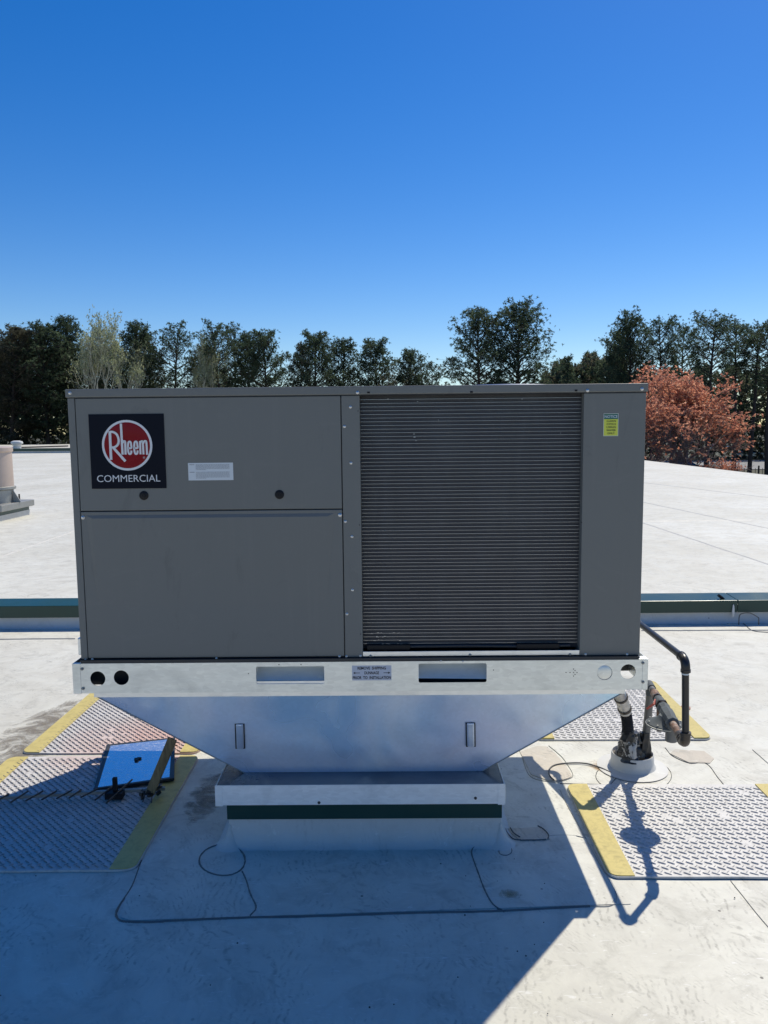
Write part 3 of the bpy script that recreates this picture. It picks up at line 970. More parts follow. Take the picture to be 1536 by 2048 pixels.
# ------------------------------------------------------------------ curb adapter (sheet metal hopper)
ad = thing('curb_adapter', (-0.1, 0.5, 0.175), 'shiny galvanized funnel shaped adapter between the unit and its roof curb', 'curb adapter')
tx0, tx1, ty0, ty1, tz = -1.042, 0.808, 0.025, 1.07, 0.582
bx0, bx1, by0, by1, bz = -0.545, 0.325, 0.105, 0.93, 0.246
fz = 0.566
T_ = [(tx0, ty0, fz), (tx1, ty0, fz), (tx1, ty1, fz), (tx0, ty1, fz)]
B_ = [(bx0, by0, bz), (bx1, by0, bz), (bx1, by1, bz), (bx0, by1, bz)]
# front panel as a fine grid, slightly oil-canned
def gridpanel(a, b, c, d, nu, nv, bulge, seed):
    rnd = random.Random(seed)
    a, b, c, d = map(Vector, (a, b, c, d))
    n = (b - a).cross(d - a).normalized()
    vs, fs = [], []
    p1, p2, p3 = rnd.uniform(0, 6), rnd.uniform(0, 6), rnd.uniform(0, 6)
    for j in range(nv + 1):
        for i in range(nu + 1):
            u, v = i / nu, j / nv
            p = (a.lerp(b, u)).lerp(d.lerp(c, u), v)
            e = math.sin(math.pi * u) * math.sin(math.pi * v)
            h = bulge * e * (0.5 + 0.5 * math.sin(u * 7 + p1) * math.cos(v * 3 + p2) + 0.3 * math.sin(u * 15 + p3))
            vs.append(p + n * h)
    for j in range(nv):
        for i in range(nu):
            q = j * (nu + 1) + i
            fs.append((q, q + 1, q + nu + 2, q + nu + 1))
    return vs, fs
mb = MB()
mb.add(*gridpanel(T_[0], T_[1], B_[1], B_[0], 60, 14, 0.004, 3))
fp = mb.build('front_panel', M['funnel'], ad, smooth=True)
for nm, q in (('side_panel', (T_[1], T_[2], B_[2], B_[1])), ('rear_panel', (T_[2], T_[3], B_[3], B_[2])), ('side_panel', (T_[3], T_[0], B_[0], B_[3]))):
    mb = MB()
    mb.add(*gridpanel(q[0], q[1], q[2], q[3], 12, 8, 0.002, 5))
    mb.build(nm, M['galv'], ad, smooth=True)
MB().tube([Vector(T_[0]) + Vector((0, -0.001, 0)), Vector(B_[0]) + Vector((0, -0.001, 0))], 0.0022, 6).build('corner_seam', M['galv_dull'], ad)
MB().tube([Vector(T_[1]) + Vector((0, -0.001, 0)), Vector(B_[1]) + Vector((0, -0.001, 0))], 0.0022, 6).build('corner_seam', M['galv_dull'], ad)
mb = MB()
mb.box(tx0 - 0.002, tx1 + 0.002, ty0 - 0.006, ty0, fz - 0.002, 0.584)
mb.box(tx0 - 0.002, tx1 + 0.002, ty1, ty1 + 0.004, fz - 0.002, 0.584)
mb.box(tx0 - 0.005, tx0 - 0.002, ty0 - 0.006, ty1, fz - 0.002, 0.584)
mb.box(tx1 + 0.002, tx1 + 0.005, ty0 - 0.006, ty1, fz - 0.002, 0.584)
mb.build('top_flange', M['galv_bright'], ad)
MB().box(tx0, tx1, ty0 + 0.001, ty1, 0.570, 0.580).build('top_pan', M['galv_dull'], ad)
lx0, lx1, ly0, ly1 = -0.622, 0.388, 0.0, 1.02
# bottom ledge and collar
mb = MB()
mb.box(lx0, lx1, ly0, ly1, 0.242, 0.2455)
mb.build('ledge', M['galv_dark'], ad)
mb = MB()
mb.box(lx0 - 0.001, lx1 + 0.001, ly0 - 0.003, ly0 - 0.0005, 0.175, 0.2475)
mb.box(lx0 - 0.001, lx1 + 0.001, ly1 + 0.0005, ly1 + 0.003, 0.175, 0.2475)
mb.box(lx0 - 0.004, lx0 - 0.0015, ly0 - 0.003, ly1 + 0.003, 0.175, 0.2475)
mb.box(lx1 + 0.0015, lx1 + 0.004, ly0 - 0.003, ly1 + 0.003, 0.175, 0.2475)
mb.build('collar', M['galv_collar'], ad)
for (px, py) in ((638, 1606), (951, 1597)):
    p = P(px, py, ly0 - 0.004)
    MB().lathe([(0.0055, 0.0), (0.0045, 0.003), (0.002, 0.004)], (p.x, ly0 - 0.0032, p.z + 0.001), 10, 'y').build('collar_screw', M['dark'], ad)
# folded joints on the side edges of the collar
MB().box(lx0 - 0.006, lx0 + 0.020, ly0 - 0.0046, ly0 - 0.0032, 0.172, 0.249).build('corner_fold', M['galv_collar'], ad, bevel=0.0008)
MB().box(lx1 - 0.020, lx1 + 0.006, ly0 - 0.0046, ly0 - 0.0032, 0.172, 0.249).build('corner_fold', M['galv_collar'], ad, bevel=0.0008)
# embossed vertical clips on the front panel
nrm = Vector((0, -1, -0.2)).normalized()
for (pa, pb) in (((479, 1448), (480, 1497)), ((941, 1446), (942, 1493))):
    a = P(pa[0], pa[1], 0.05); b = P(pb[0], pb[1], 0.07)
    def onp(p):
        t = (fz - p.z) / (fz - bz)
        return Vector((p.x, ty0 + (by0 - ty0) * t, p.z))
    a, b = onp(a), onp(b)
    mb = MB()
    off = nrm * 0.007
    wv = Vector((0.014, 0, 0))
    a, b = a + nrm * 0.003, b + nrm * 0.003
    mb.hexa([a - wv, a + wv, a + wv * 0.7 + off, a - wv * 0.7 + off], [b - wv, b + wv, b + wv * 0.7 + off, b - wv * 0.7 + off])
    MB().hexa([a - wv * 1.25 - nrm * .002, a + wv * 1.25 - nrm * .002, a + wv * 1.25, a - wv * 1.25], [b - wv * 1.25 - nrm * .002 - Vector((0, 0, .003)), b + wv * 1.25 - nrm * .002 - Vector((0, 0, .003)), b + wv * 1.25 - Vector((0, 0, .003)), b - wv * 1.25 - Vector((0, 0, .003))]).build('clip_shade_line', M['dark'], ad)  # dark outline added as painted shade around the raised clip
    mb.build('drive_clip', M['galv'], ad, bevel=0.002)

# ------------------------------------------------------------------ the rooftop unit
U = thing('rooftop_air_conditioner', (-0.11, 0.5, 0.58), 'big grey packaged rooftop air conditioner with coil face and galvanized base rail', 'air conditioner')
XL, XR, YF, YB = -1.084, 0.858, 0.015, 1.08
ZB, ZT = 0.703, 1.604
# base rail
RX0, RX1, RZ0, RZ1 = -1.108, 0.881, 0.586, 0.692
def ph(px, py): 
    p = P(px, py, 0.0)
    return p.x, p.z
holes = []
for (px, py) in ((196, 1357), (243, 1355), (1209, 1345), (1256, 1343)):
    x, z = ph(px, py)
    holes.append(circ(x, z, 0.0262 if px < 1200 else 0.0262))
xa, za = ph(512, 1333); xb, zb = ph(649, 1367)
holes.append(rrect(xa, xb, zb, za, 0.006))
xc, zc = ph(837, 1327); xd, zd = ph(973, 1364)
holes.append(rrect(xc, xd, zd, zc, 0.006))
rail = holed_plate('base_rail', [(RX0 + 0.027, RZ0), (RX1 - 0.018, RZ0), (RX1 - 0.018, RZ1), (RX0 + 0.027, RZ1)], holes, -0.002, 0.0005, M['rail'], U)
mb = MB()
mb.box(RX0 + 0.002, RX1 - 0.002, 0.0007, 0.045, RZ0, RZ0 + 0.0025)
mb.box(RX0 + 0.002, RX1 - 0.002, 0.0007, 0.012, RZ1 - 0.002, RZ1)
mb.build('rail_flange', M['rail'], U)
mb = MB()
mb.box(RX0, RX0 + 0.0268, -0.0035, -0.0005, RZ0 - 0.001, RZ1 + 0.001)
mb.box(RX0 - 0.0015, RX0 + 0.001, -0.0030, 1.10, RZ0, RZ1)
mb.box(RX0 + 0.001, XL + 0.001, 0.0, 1.10, RZ1 - 0.012, RZ1 - 0.010)
mb.build('rail_end', M['rail'], U, bevel=0.001)
mb = MB()
mb.box(RX1 - 0.0178, RX1, -0.0035, -0.0005, RZ0 - 0.001, RZ1 + 0.001)
mb.box(RX1 - 0.001, RX1 + 0.0015, -0.0030, 1.10, RZ0, RZ1)
mb.box(XR - 0.01, RX1 + 0.001, -0.003, 0.03, RZ1 + 0.001, RZ1 + 0.0035)
mb.box(XR - 0.004, RX1 - 0.001, 0.0, 1.10, RZ1 - 0.012, RZ1 - 0.010)
mb.build('rail_end', M['rail'], U, bevel=0.001)
MB().box(RX0, RX1, 1.098, 1.10, RZ0, RZ1).build('rear_rail', M['rail'], U)
x, z = ph(1209, 1345)
MB().lathe([(0.0255, 0.0), (0.0255, 0.001), (0.0235, 0.0022), (0.004, 0.0022)], (x, 0.001, z), 36, 'y').build('knockout', M['rail'], U, smooth=True)
# forklift pockets: sheet channels running back under the unit
for (a, b, c, d, curve) in ((xa, xb, zb, za, 0), (xc, xd, zd, zc, 1)):
    mb = MB()
    vs, fs = [], []
    n = 12
    for i in range(n + 1):
        t = i / n
        # back wall curving forward to the pocket floor
        ang = t * math.pi / 2
        y = 0.05 + 0.0 - 0.045 * (1 - math.cos(ang)) if True else 0
        z = (d + 0.004) - (d - c + 0.0) * math.sin(ang) * 1.0
        vs += [(a - 0.004, 0.052 - 0.048 * t ** 2.2, d + 0.006 - (d - c + 0.002) * t * (0.86 if curve else 0.97)), (b + 0.004, 0.052 - 0.048 * t ** 2.2, d + 0.006 - (d - c + 0.002) * t * (0.92 if curve else 0.97))]
    for i in range(n):
        fs.append((2 * i, 2 * i + 1, 2 * i + 3, 2 * i + 2))
    mb.add(vs, fs)
    mb.box(a - 0.006, a - 0.004, 0.001, 0.055, c - 0.002, d + 0.006)
    mb.box(b + 0.004, b + 0.006, 0.001, 0.055, c - 0.002, d + 0.006)
    if not curve: MB().box(a - 0.002, b + 0.002, 0.0012, 0.006, c - 0.001, c + 0.009).build('pocket_lip', M['galv_bright'], U)
    mb.build('fork_pocket', M['pocket'], U, smooth=True)
# dark floor pan and gap under the cabinet
MB().box(XL + 0.004, XR - 0.004, 0.0135, YB, 0.6885, 0.7025).build('floor_pan', M['dark'], U)
MB().box(-1.035, 0.795, 0.060, 1.04, 0.588, 0.688).build('base_pan', M['dark'], U)
MB().box(XL + 0.004, XR - 0.004, 0.0008, 0.0135, 0.6925, 0.7025).build('gap_seal', M['dark'], U)
MB().box(RX0 + 0.002, -1.035, 0.078, 0.085, 0.590, 0.688).build('hole_blocker', M['dark'], U)  # dark plates added behind both end holes to block the bright roof beyond
MB().box(0.822, RX1 - 0.002, 0.20, 0.21, 0.588, 0.688).build('hole_blocker', M['dark'], U)
# body shell (back, sides)
mb = MB()
mb.box(XL, XL + 0.003, YF + 0.03, YB, ZB, ZT)
mb.box(XR - 0.003, XR, YF + 0.03, YB, ZB, ZT)
mb.box(XL + 0.003, XR - 0.003, YB - 0.003, YB, ZB, ZT)
mb.build('side_casing', M['paint'], U, bevel=0.001)
MB().box(XL, -1.0605, YF - 0.001, YF + 0.03, ZB, ZT).build('corner_post', M['paint'], U, bevel=0.0025)
# inner dark backing so that joints read as recesses
MB().box(XL + 0.004, -0.105, YF + 0.016, YF + 0.022, ZB, ZT).build('inner_frame', M['dark'], U)
upper = MB().box(-1.0585, -0.1655, YF, YF + 0.014, 1.2225, 1.6025).build('upper_door', M['paint'], U, bevel=0.002)
lower = MB().box(-1.0585, -0.1655, YF, YF + 0.014, 0.7060, 1.2190).build('lower_door', M['paint'], U, bevel=0.002)
# pressed finger pull along the top of the lower door
gx0, gx1 = P(172, 1027, YF).x, P(668, 1027, YF).x
z_t, z_m = 1.207, 1.1965
mb = MB()
e = 0.022
v = [(gx0, YF - 0.0003, z_t), (gx1, YF - 0.0003, z_t), (gx1 - e, YF - 0.0055, z_m), (gx0 + e, YF - 0.0055, z_m), (gx1 - e * 1.2, YF - 0.0003, 0.90), (gx0 + e * 1.2, YF - 0.0003, 0.90), (gx1 - e, YF - 0.0055, z_m - 0.0005), (gx0 + e, YF - 0.0055, z_m - 0.0005)]
mb.add(v, [(0, 3, 2, 1), (3, 7, 6, 2), (7, 5, 4, 6), (0, 5, 7, 3), (1, 2, 6, 4)])
mb.build('finger_pull', M['paint'], lower)
MB().box(-0.1625, -0.1010, YF, YF + 0.02, ZB, ZT - 0.001).build('divider_post', M['paint'], U, bevel=0.002)
MB().box(0.6500, XR, YF, YF + 0.03, ZB, ZT - 0.001).build('right_panel', M['paint'], U, bevel=0.0025)
# coil opening: return flanges, fin block, tubes
MB().box(-0.104, -0.101, YF + 0.02, YF + 0.06, ZB, ZT).build('opening_return', M['paint'], U)
MB().box(0.6505, 0.6535, YF + 0.03, YF + 0.06, ZB, ZT).build('opening_return', M['paint'], U)
coil = MB().box(-0.1005, 0.6500, YF + 0.034, YF + 0.06, 0.724, ZT).build('coil', M['fins'], U)
tb = MB()
xx0, xx1 = -0.1003, 0.6498
tb.box(0, xx1 - xx0, -0.0030, 0.0, -0.00062, 0.00062)
tubeme = mesh_only(tb, 'coil_tube', M['coiltube'])
NTB = 69
for i in range(NTB):
    z = 1.590 - (1.590 - 0.742) * i / (NTB - 1)
    o = place('coil_tube', tubeme, (xx0, YF + 0.0338, z + random.Random(i).uniform(-0.0003, 0.0003)), coil)
# blemishes on the coil
mb = MB()
for (px, py, w, h) in ((828, 868, 3.5, 1.4), (829, 874, 4, 2), (832, 881, 3, 1), (877, 840, 0.8, 1.8), (835, 803, 2.5, 1), (1044, 798, 2.5, 1.0), (1121, 866, 1, 1.4), (776, 798, 3, 1)):
    p = P(px, py, YF + 0.024)
    mb.box(p.x - w * 0.00085, p.x + w * 0.00085, YF + 0.0215, YF + 0.0235, p.z - h * 0.0008, p.z + h * 0.0008)
rnd = random.Random(3)
for k in range(26):
    p = P(rnd.uniform(738, 805), 1266 + rnd.choice([0, 7, 14, 21]) + rnd.uniform(-1, 1), YF + 0.024)
    w = rnd.uniform(1.5, 5)
    mb.box(p.x - w * 0.00085, p.x + w * 0.00085, YF + 0.0225, YF + 0.0242, p.z - 0.0008, p.z + 0.0008)
mb.build('bent_fin', M['coiltube'], coil)['kind'] = 'stuff'
# foam blocks and glinting header under the coil
for (pa, pb) in ((734, 820), (1033, 1118)):
    a, b = P(pa, 1288, YF + 0.02), P(pb, 1305, YF + 0.02)
    MB().box(a.x, b.x, YF + 0.012, YF + 0.033, 0.7235, 0.742).build('foam_block', M['black'], U, bevel=0.002)
a, b = P(820, 1295, YF + 0.03), P(1150, 1295, YF + 0.03)
MB().tube([(a.x, YF + 0.022, 0.733), ((a.x * 2 + b.x) / 3, YF + 0.022, 0.7345), ((a.x + 2 * b.x) / 3, YF + 0.022, 0.731), (b.x - 0.02, YF + 0.022, 0.733)], 0.0055, 10).build('header_pipe', M['dark'], U, smooth=True)
mb = MB()
mb.box(-0.1005, 0.6495, YF - 0.001, YF + 0.002, 0.7055, 0.7225).box(-0.1005, 0.6495, YF + 0.002, YF + 0.035, 0.7055, 0.7075)
mb.build('sill_flange', M['galv_bright'], U, bevel=0.0008)
# top cover
top = MB().box(-1.0885, 0.8625, YF - 0.006, YB + 0.006, ZT + 0.002, 1.6335).build('top_cover', M['paint'], U, bevel=0.003)
MB().box(-1.084, 0.858, YF - 0.002, YF + 0.01, ZT - 0.0005, ZT + 0.0025).build('drip_joint', M['dark'], U)
# condenser fan: orifice ring and guard
fc = (0.46, 0.60)
MB().lathe([(0.345, 0.0), (0.345, 0.003), (0.315, 0.012), (0.31, 0.012), (0.31, 0.0)], (fc[0], fc[1], 1.6335), 48).build('fan_orifice', M['paint'], U, smooth=True)
mb = MB()
for r in [0.05 + 0.022 * k for k in range(14)]:
    zz = 1.661 - 0.018 * (r / 0.34) ** 2.5
    mb.tube([(fc[0] + r * math.cos(a), fc[1] + r * math.sin(a), zz) for a in [2 * math.pi * k / 36 for k in range(37)]], 0.0022, 5, False)
for k in range(8):
    a = 2 * math.pi * k / 8 + 0.2
    mb.tube([(fc[0] + r * math.cos(a), fc[1] + r * math.sin(a), 1.659 - 0.018 * (r / 0.34) ** 2.5) for r in (0.04, 0.12, 0.2, 0.28, 0.325)] + [(fc[0] + 0.335 * math.cos(a), fc[1] + 0.335 * math.sin(a), 1.638)], 0.003, 6)
mb.build('fan_guard', M['galv_bright'], U, smooth=True)
hub = MB().lathe([(0.06, 0.0), (0.06, 0.01), (0.045, 0.014)], (fc[0], fc[1], 1.640), 24).build('fan_hub', M['dark'], U, smooth=True)
MB().lathe([(0.30, 0.0), (0.30, 0.002)], (fc[0], fc[1], 1.6345), 40).build('fan_well', M['black'], U)
# bracket at the lower left side
MB().box(-1.112, -1.0845, 0.06, 0.30, 0.705, 0.765).build('side_bracket', M['galv_bright'], U, bevel=0.002)
# screws
sm = MB()
sm.lathe([(0.0056, 0.0), (0.0056, 0.0012), (0.0040, 0.0018), (0.0036, 0.0048), (0.0026, 0.0055)], (0, 0, 0), 14, 'y')
screwme = mesh_only(sm, 'screw', M['screw'], True)
sm2 = MB()
sm2.lathe([(0.0056, 0.0), (0.0056, 0.0012), (0.0040, 0.0018), (0.0036, 0.0048), (0.0026, 0.0055)], (0, 0, 0), 14, 'y')
screwdk = mesh_only(sm2, 'screw', M['galv_dull'], True)
def screw(px, py, y, me=screwme, s=1.0):
    p = P(px, py, y)
    place('screw', me, (p.x, y + 0.0002, p.z), U, scale=(s, s, s))
for (px, py) in ((140, 786), (715, 785), (1175, 781), (1284, 778)):
    screw(px, py, YF - 0.006)
for (px, py) in ((701, 814), (689, 853), (702, 926), (691, 1043), (704, 1073), (705, 1180), (694, 1228)):
    screw(px, py, YF, s=0.85)
for (px, py) in ((166, 1035), (680, 1030)):
    screw(px, py, YF, s=1.15)
for (px, py) in ((171, 1320), (185, 1319), (433, 1317), (679, 1313), (693, 1313), (721, 1312), (1171, 1309), (1254, 1309)):
    screw(px, py, YF, s=0.8)
for (px, py) in ((741, 1312), (940, 1310), (1140, 1309)):
    screw(px, py, YF - 0.001, screwdk, 0.95)
for (px, py) in ((164, 1338), (166, 1377), (1286, 1326), (1286, 1364)):
    screw(px, py, -0.0035, screwdk, 0.95)
for (px, py) in ((882, 1322), (926, 1323)):
    screw(px, py, -0.002, screwme, 0.6)
# small slots and holes
hm = MB()
hm.box(-0.0045, 0.0045, -0.0006, 0.0, -0.003, 0.003)
slotme = mesh_only(hm, 'slot', M['black'])
for (px, py) in ((737, 785), (943, 784), (1152, 781)):
    p = P(px, py, YF - 0.006)
    place('slot', slotme, (p.x, YF - 0.0061, p.z), U)
hm = MB().lathe([(0.0022, 0.0), (0.0022, 0.0006)], (0, 0, 0), 10, 'y')
pinme = mesh_only(hm, 'pin_hole', M['black'])
for (px, py, y) in [(716, 822, YF), (719, 1050, YF), (721, 1268, YF), (1163, 1045, YF), (1160, 1206, YF), (497, 1347, -.002), (987, 1340, -.002), (558, 1329, -.002), (602, 1329, -.002), (1132, 1345, -.002), (1140, 1345, -.002), (1147, 1345, -.002), (1154, 1345, -.002), (1147, 1338, -.002), (1150, 1341, -.002), (1150, 1349, -.002), (1147, 1352, -.002)]:
    p = P(px, py, y)
    place('pin_hole', pinme, (p.x, y - 0.0001, p.z), U, scale=(0.8, 1, 0.8))
# latches
for (px, py) in ((288, 991), (559, 989)):
    p = P(px, py, YF)
    la = MB().lathe([(0.0155, 0.0), (0.0155, 0.002), (0.013, 0.004), (0.0075, 0.0042), (0.0065, 0.006)], (p.x, YF - 0.0003, p.z), 28, 'y').build('door_latch', M['black'], upper, smooth=True)
# badge
BY = YF - 0.0004
cs = [P(178, 827, YF), P(330, 829, YF), P(331, 978, YF), P(183, 976, YF)]
bx_0, bx_1 = (cs[0].x + cs[3].x) / 2, (cs[1].x + cs[2].x) / 2
bz_0, bz_1 = (cs[2].z + cs[3].z) / 2, (cs[0].z + cs[1].z) / 2
badge = MB().box(bx_0, bx_1, BY - 0.0020, BY, bz_0, bz_1).build('badge', M['badge'], U, bevel=0.0006)
def bp(u, v):        # zoomed badge drawing coordinates (0..1536) to the plate
    fx = (u - (72 + 38 * (v - 70) / 1350)) / (1370 - 10 * (v - 70) / 1350)
    fy = (v - 72 - 12 * fx) / 1345
    return (bx_0 + fx * (bx_1 - bx_0), bz_1 - fy * (bz_1 - bz_0))
cc = bp(772, 640)
RR = 0.5 * (bp(1230, 640)[0] - bp(315, 640)[0])
y1_, y2_ = BY - 0.0021, BY - 0.0036
MB().lathe([(RR * 0.93, 0.0), (RR * 0.93, 0.0012), (RR * 0.80, 0.0022), (RR * 0.4, 0.0028)], (cc[0], BY - 0.0021, cc[1]), 64, 'y').build('emblem_disc', M['red'], badge, smooth=True)
MB().ribbon([(cc[0] + RR * 0.955 * math.cos(a), cc[1] + RR * 0.955 * math.sin(a)) for a in [2 * math.pi * k / 72 for k in range(73)]], RR * 0.088, y1_ - 0.0018, y1_).build('emblem_ring', M['chrome'], badge)
def stroke(pts, w):
    pts = smooth_px(pts, 5) if len(pts) > 2 else pts
    q = [bp(*p) for p in pts]
    return q, w * (bx_1 - bx_0) / 1370
def letter(strokes):
    mb = MB()
    for k, (pts, w) in enumerate(strokes):
        q, ww = stroke(pts, w)
        mb.ribbon(q, ww, BY - 0.0060 - 0.00006 * k, BY - 0.0034)
    mb.build('letter', M['chrome'], badge)
letter([([(466, 380), (478, 895)], 46), ([(470, 392), (530, 398), (590, 440), (622, 520), (618, 600), (580, 650), (530, 672), (500, 672)], 40), ([(520, 672), (738, 926)], 46)])
letter([([(670, 245), (690, 805)], 40), ([(690, 600), (705, 572), (728, 566), (742, 600), (744, 805)], 38)])
for ex in (0, 113):
    letter([([(795 + ex, 690), (850 + ex, 690), (850 + ex, 640), (842 + ex, 590), (822 + ex, 574), (800 + ex, 590), (792 + ex, 650), (792 + ex, 730), (804 + ex, 785), (826 + ex, 798), (846 + ex, 780), (852 + ex, 735)], 34)])
letter([([(1012, 566), (1016, 806)], 34), ([(1014, 610), (1028, 578), (1048, 572), (1062, 600), (1070, 808)], 34), ([(1070, 610), (1084, 578), (1108, 568), (1126, 600), (1134, 815)], 34)])
c2 = bp(1078, 865)
MB().ribbon([(c2[0] + 0.0026 * math.cos(a), c2[1] + 0.0026 * math.sin(a)) for a in [2 * math.pi * k / 20 for k in range(21)]], 0.0008, BY - 0.0058, BY - 0.004).build('registered_mark', M['chrome'], badge)
ca, cb_ = bp(210, 1240), bp(1360, 1240)
text_part('lettering', 'COMMERCIAL', M['chrome'], badge, (ca[0] + cb_[0]) / 2, bp(785, 1238)[1], BY - 0.0021, cb_[0] - ca[0], bp(0, 1175)[1] - bp(0, 1300)[1], 0.0008, -0.004)
# white information label
a, b = P(376, 926, YF), P(467, 960, YF)
lab = MB().box(a.x, b.x, YF - 0.0008, YF - 0.0001, b.z, a.z).build('information_label', M['white'], upper)
mb = MB()
rnd = random.Random(9)
w_, h_ = b.x - a.x, a.z - b.z
for blk, (z0_, nl) in enumerate(((0.90, 6), (0.47, 7))):
    for k in range(nl):
        z = b.z + h_ * (z0_ - k * 0.058)
        x = a.x + w_ * 0.17
        end = a.x + w_ * (0.92 if k < nl - 1 else 0.4)
        while x < end:
            ww = rnd.uniform(0.002, 0.008)
            mb.box(x, min(x + ww, end), YF - 0.0012, YF - 0.0009, z - 0.0007, z + 0.0007)
            x += ww + 0.0012
    z = b.z + h_ * z0_
    mb.box(a.x + w_ * 0.03, a.x + w_ * 0.14, YF - 0.0012, YF - 0.0009, z - 0.001, z + 0.001)
mb.build('fine_print', M['greyink'], lab)
# notice label
a, b = P(1211, 827, YF), P(1241, 872, YF)
a.x, b.x = 0.7165, 0.7665
nl = MB().box(a.x, b.x, YF - 0.0007, YF - 0.0001, b.z, a.z).build('notice_label', M['lime'], U)
h_ = a.z - b.z; w_ = b.x - a.x
MB().ribbon([(a.x + .0006, b.z + .0006), (b.x - .0006, b.z + .0006)], 0.0012, YF - .0010, YF - .0007).ribbon([(a.x + .0006, a.z - .0006), (b.x - .0006, a.z - .0006)], 0.0012, YF - .0011, YF - .0007).ribbon([(a.x + .0006, b.z), (a.x + .0006, a.z)], 0.0012, YF - .0012, YF - .0007).ribbon([(b.x - .0006, b.z), (b.x - .0006, a.z)], 0.0012, YF - .0012, YF - .0007).build('border', M['white'], nl)
MB().box(a.x + 0.0014, b.x - 0.0014, YF - 0.0011, YF - 0.0007, a.z - h_ * 0.25, a.z - 0.0018).build('header_band', M['teal'], nl)
text_part('lettering', 'NOTICE', M['white'], nl, (a.x + b.x) / 2, a.z - h_ * 0.138, YF - 0.0012, w_ * 0.86, h_ * 0.125, 0.0004, 0.012)
for k, s_ in enumerate(('CLEAN', 'COILS', 'USING', 'WATER', 'ONLY')):
    text_part('lettering', s_, M['ink'], nl, (a.x + b.x) / 2 + 0.001, a.z - h_ * (0.335 + 0.135 * k), YF - 0.0008, w_ * (0.62 if s_ != 'ONLY' else 0.48), h_ * 0.082, 0.0004, 0.01)
# dunnage label
a, b = P(704, 1331, 0), P(783, 1360, 0)
dl = MB().box(a.x, b.x, -0.0026, -0.0021, b.z, a.z).build('dunnage_label', M['lavender'], U)
w_, h_ = b.x - a.x, a.z - b.z
cxm = (a.x + b.x) / 2
text_part('lettering', 'REMOVE  SHIPPING', M['ink'], dl, cxm, a.z - h_ * 0.17, -0.0027, w_ * 0.72, h_ * 0.20, 0.0004, 0.022)
text_part('lettering', 'DUNNAGE', M['ink'], dl, cxm, a.z - h_ * 0.49, -0.0027, w_ * 0.37, h_ * 0.20, 0.0004, 0.022)
text_part('lettering', 'PRIOR  TO  INSTALLATION', M['ink'], dl, cxm, a.z - h_ * 0.81, -0.0027, w_ * 0.97, h_ * 0.20, 0.0004, 0.022)
for s_ in (-1, 1):
    zc_ = a.z - h_ * 0.49
    xe = cxm + s_ * w_ * 0.47
    xi = cxm + s_ * w_ * 0.30
    mb = MB().ribbon([(xi, zc_), (xe - s_ * 0.004, zc_)], 0.0018, -0.0031, -0.0027)
    mb.prism([(xe, zc_), (xe - s_ * 0.007, zc_ + 0.0038), (xe - s_ * 0.007, zc_ - 0.0038)] if s_ < 0 else [(xe, zc_), (xe - s_ * 0.007, zc_ - 0.0038), (xe - s_ * 0.007, zc_ + 0.0038)], -0.0032, -0.0027)
    mb.build('arrow', M['ink'], dl)

# ------------------------------------------------------------------ gas piping at the right
gp = thing('gas_pipe_run', (1.05, 0.6, 0), 'dark iron gas pipe dropping beside the unit to a grey regulator', 'gas pipe')
PR = 0.0120
E1 = Vector((1.000, -0.03, 0.700))
E2 = Vector((1.008, -0.03, 0.400))
Sp = Vector((1.118, 0.655, 0.372))
def elbow(name, a, c, b, r, mat, flare=1.28):
    a, c, b = Vector(a), Vector(c), Vector(b)
    d1, d2 = (a - c).normalized(), (b - c).normalized()
    R = 0.034
    pts = []
    for k in range(9):
        t = k / 8
        p0, p1_, p2_ = c + d1 * R, c, c + d2 * R
        pts.append(p0 * (1 - t) ** 2 + p1_ * 2 * t * (1 - t) + p2_ * t * t)
    pts = [pts[0] + d1 * 0.010, pts[0] + d1 * 0.0005] + pts + [pts[-1] + d2 * 0.0005, pts[-1] + d2 * 0.010]
    rs = [r * flare * 1.10, r * flare * 1.10] + [r * flare] * 9 + [r * flare * 1.10, r * flare * 1.10]
    return MB().tube(pts, rs, 20).build(name, M[mat], gp, smooth=True)
back = Vector((1.000, 1.00, 0.700))
MB().tube([E1 + Vector((0, 0.03, 0)), back - Vector((0, 0.03, 0))], PR, 20).build('upper_pipe', M['iron'], gp, smooth=True)
elbow('elbow', back - Vector((0, 1, 0)), back, back - Vector((1, 0, 0)), PR, 'iron')
MB().tube([back - Vector((0.03, 0, 0)), (XR - 0.01, back.y, back.z)], PR, 20).build('inlet_pipe', M['iron'], gp, smooth=True)
elbow('elbow', back, E1, E2, PR, 'iron')
MB().tube([E1 - Vector((0, 0, 0.03)), E2 + Vector((0, 0, 0.03))], PR, 20).build('drop_pipe', M['iron'], gp, smooth=True)
MB().tube([E1 - Vector((0, 0, 0.047)), E1 - Vector((0, 0, 0.052))], PR * 1.06, 20).build('thread_band', M['white'], gp, smooth=True)
dT = (Sp - E2).normalized()
elbow('elbow', E1, E2, Sp, PR * 1.15, 'iron_worn')
PR = 0.0135
def seg(name, s0, s1, r0_, mat, r1_=None, segn=18, prof=None):
    L = (Sp - E2)
    a, b = E2 + L * s0, E2 + L * s1
    r1_ = r1_ or r0_
    return MB().tube([a, b], [r0_, r1_], segn).build(name, M[mat], gp, smooth=True)
seg('nipple', 0.05, 0.14, PR, 'rust')
seg('coupling', 0.085, 0.13, PR * 1.3, 'iron_worn')
seg('nipple', 0.14, 0.34, PR * 0.98, 'rust')
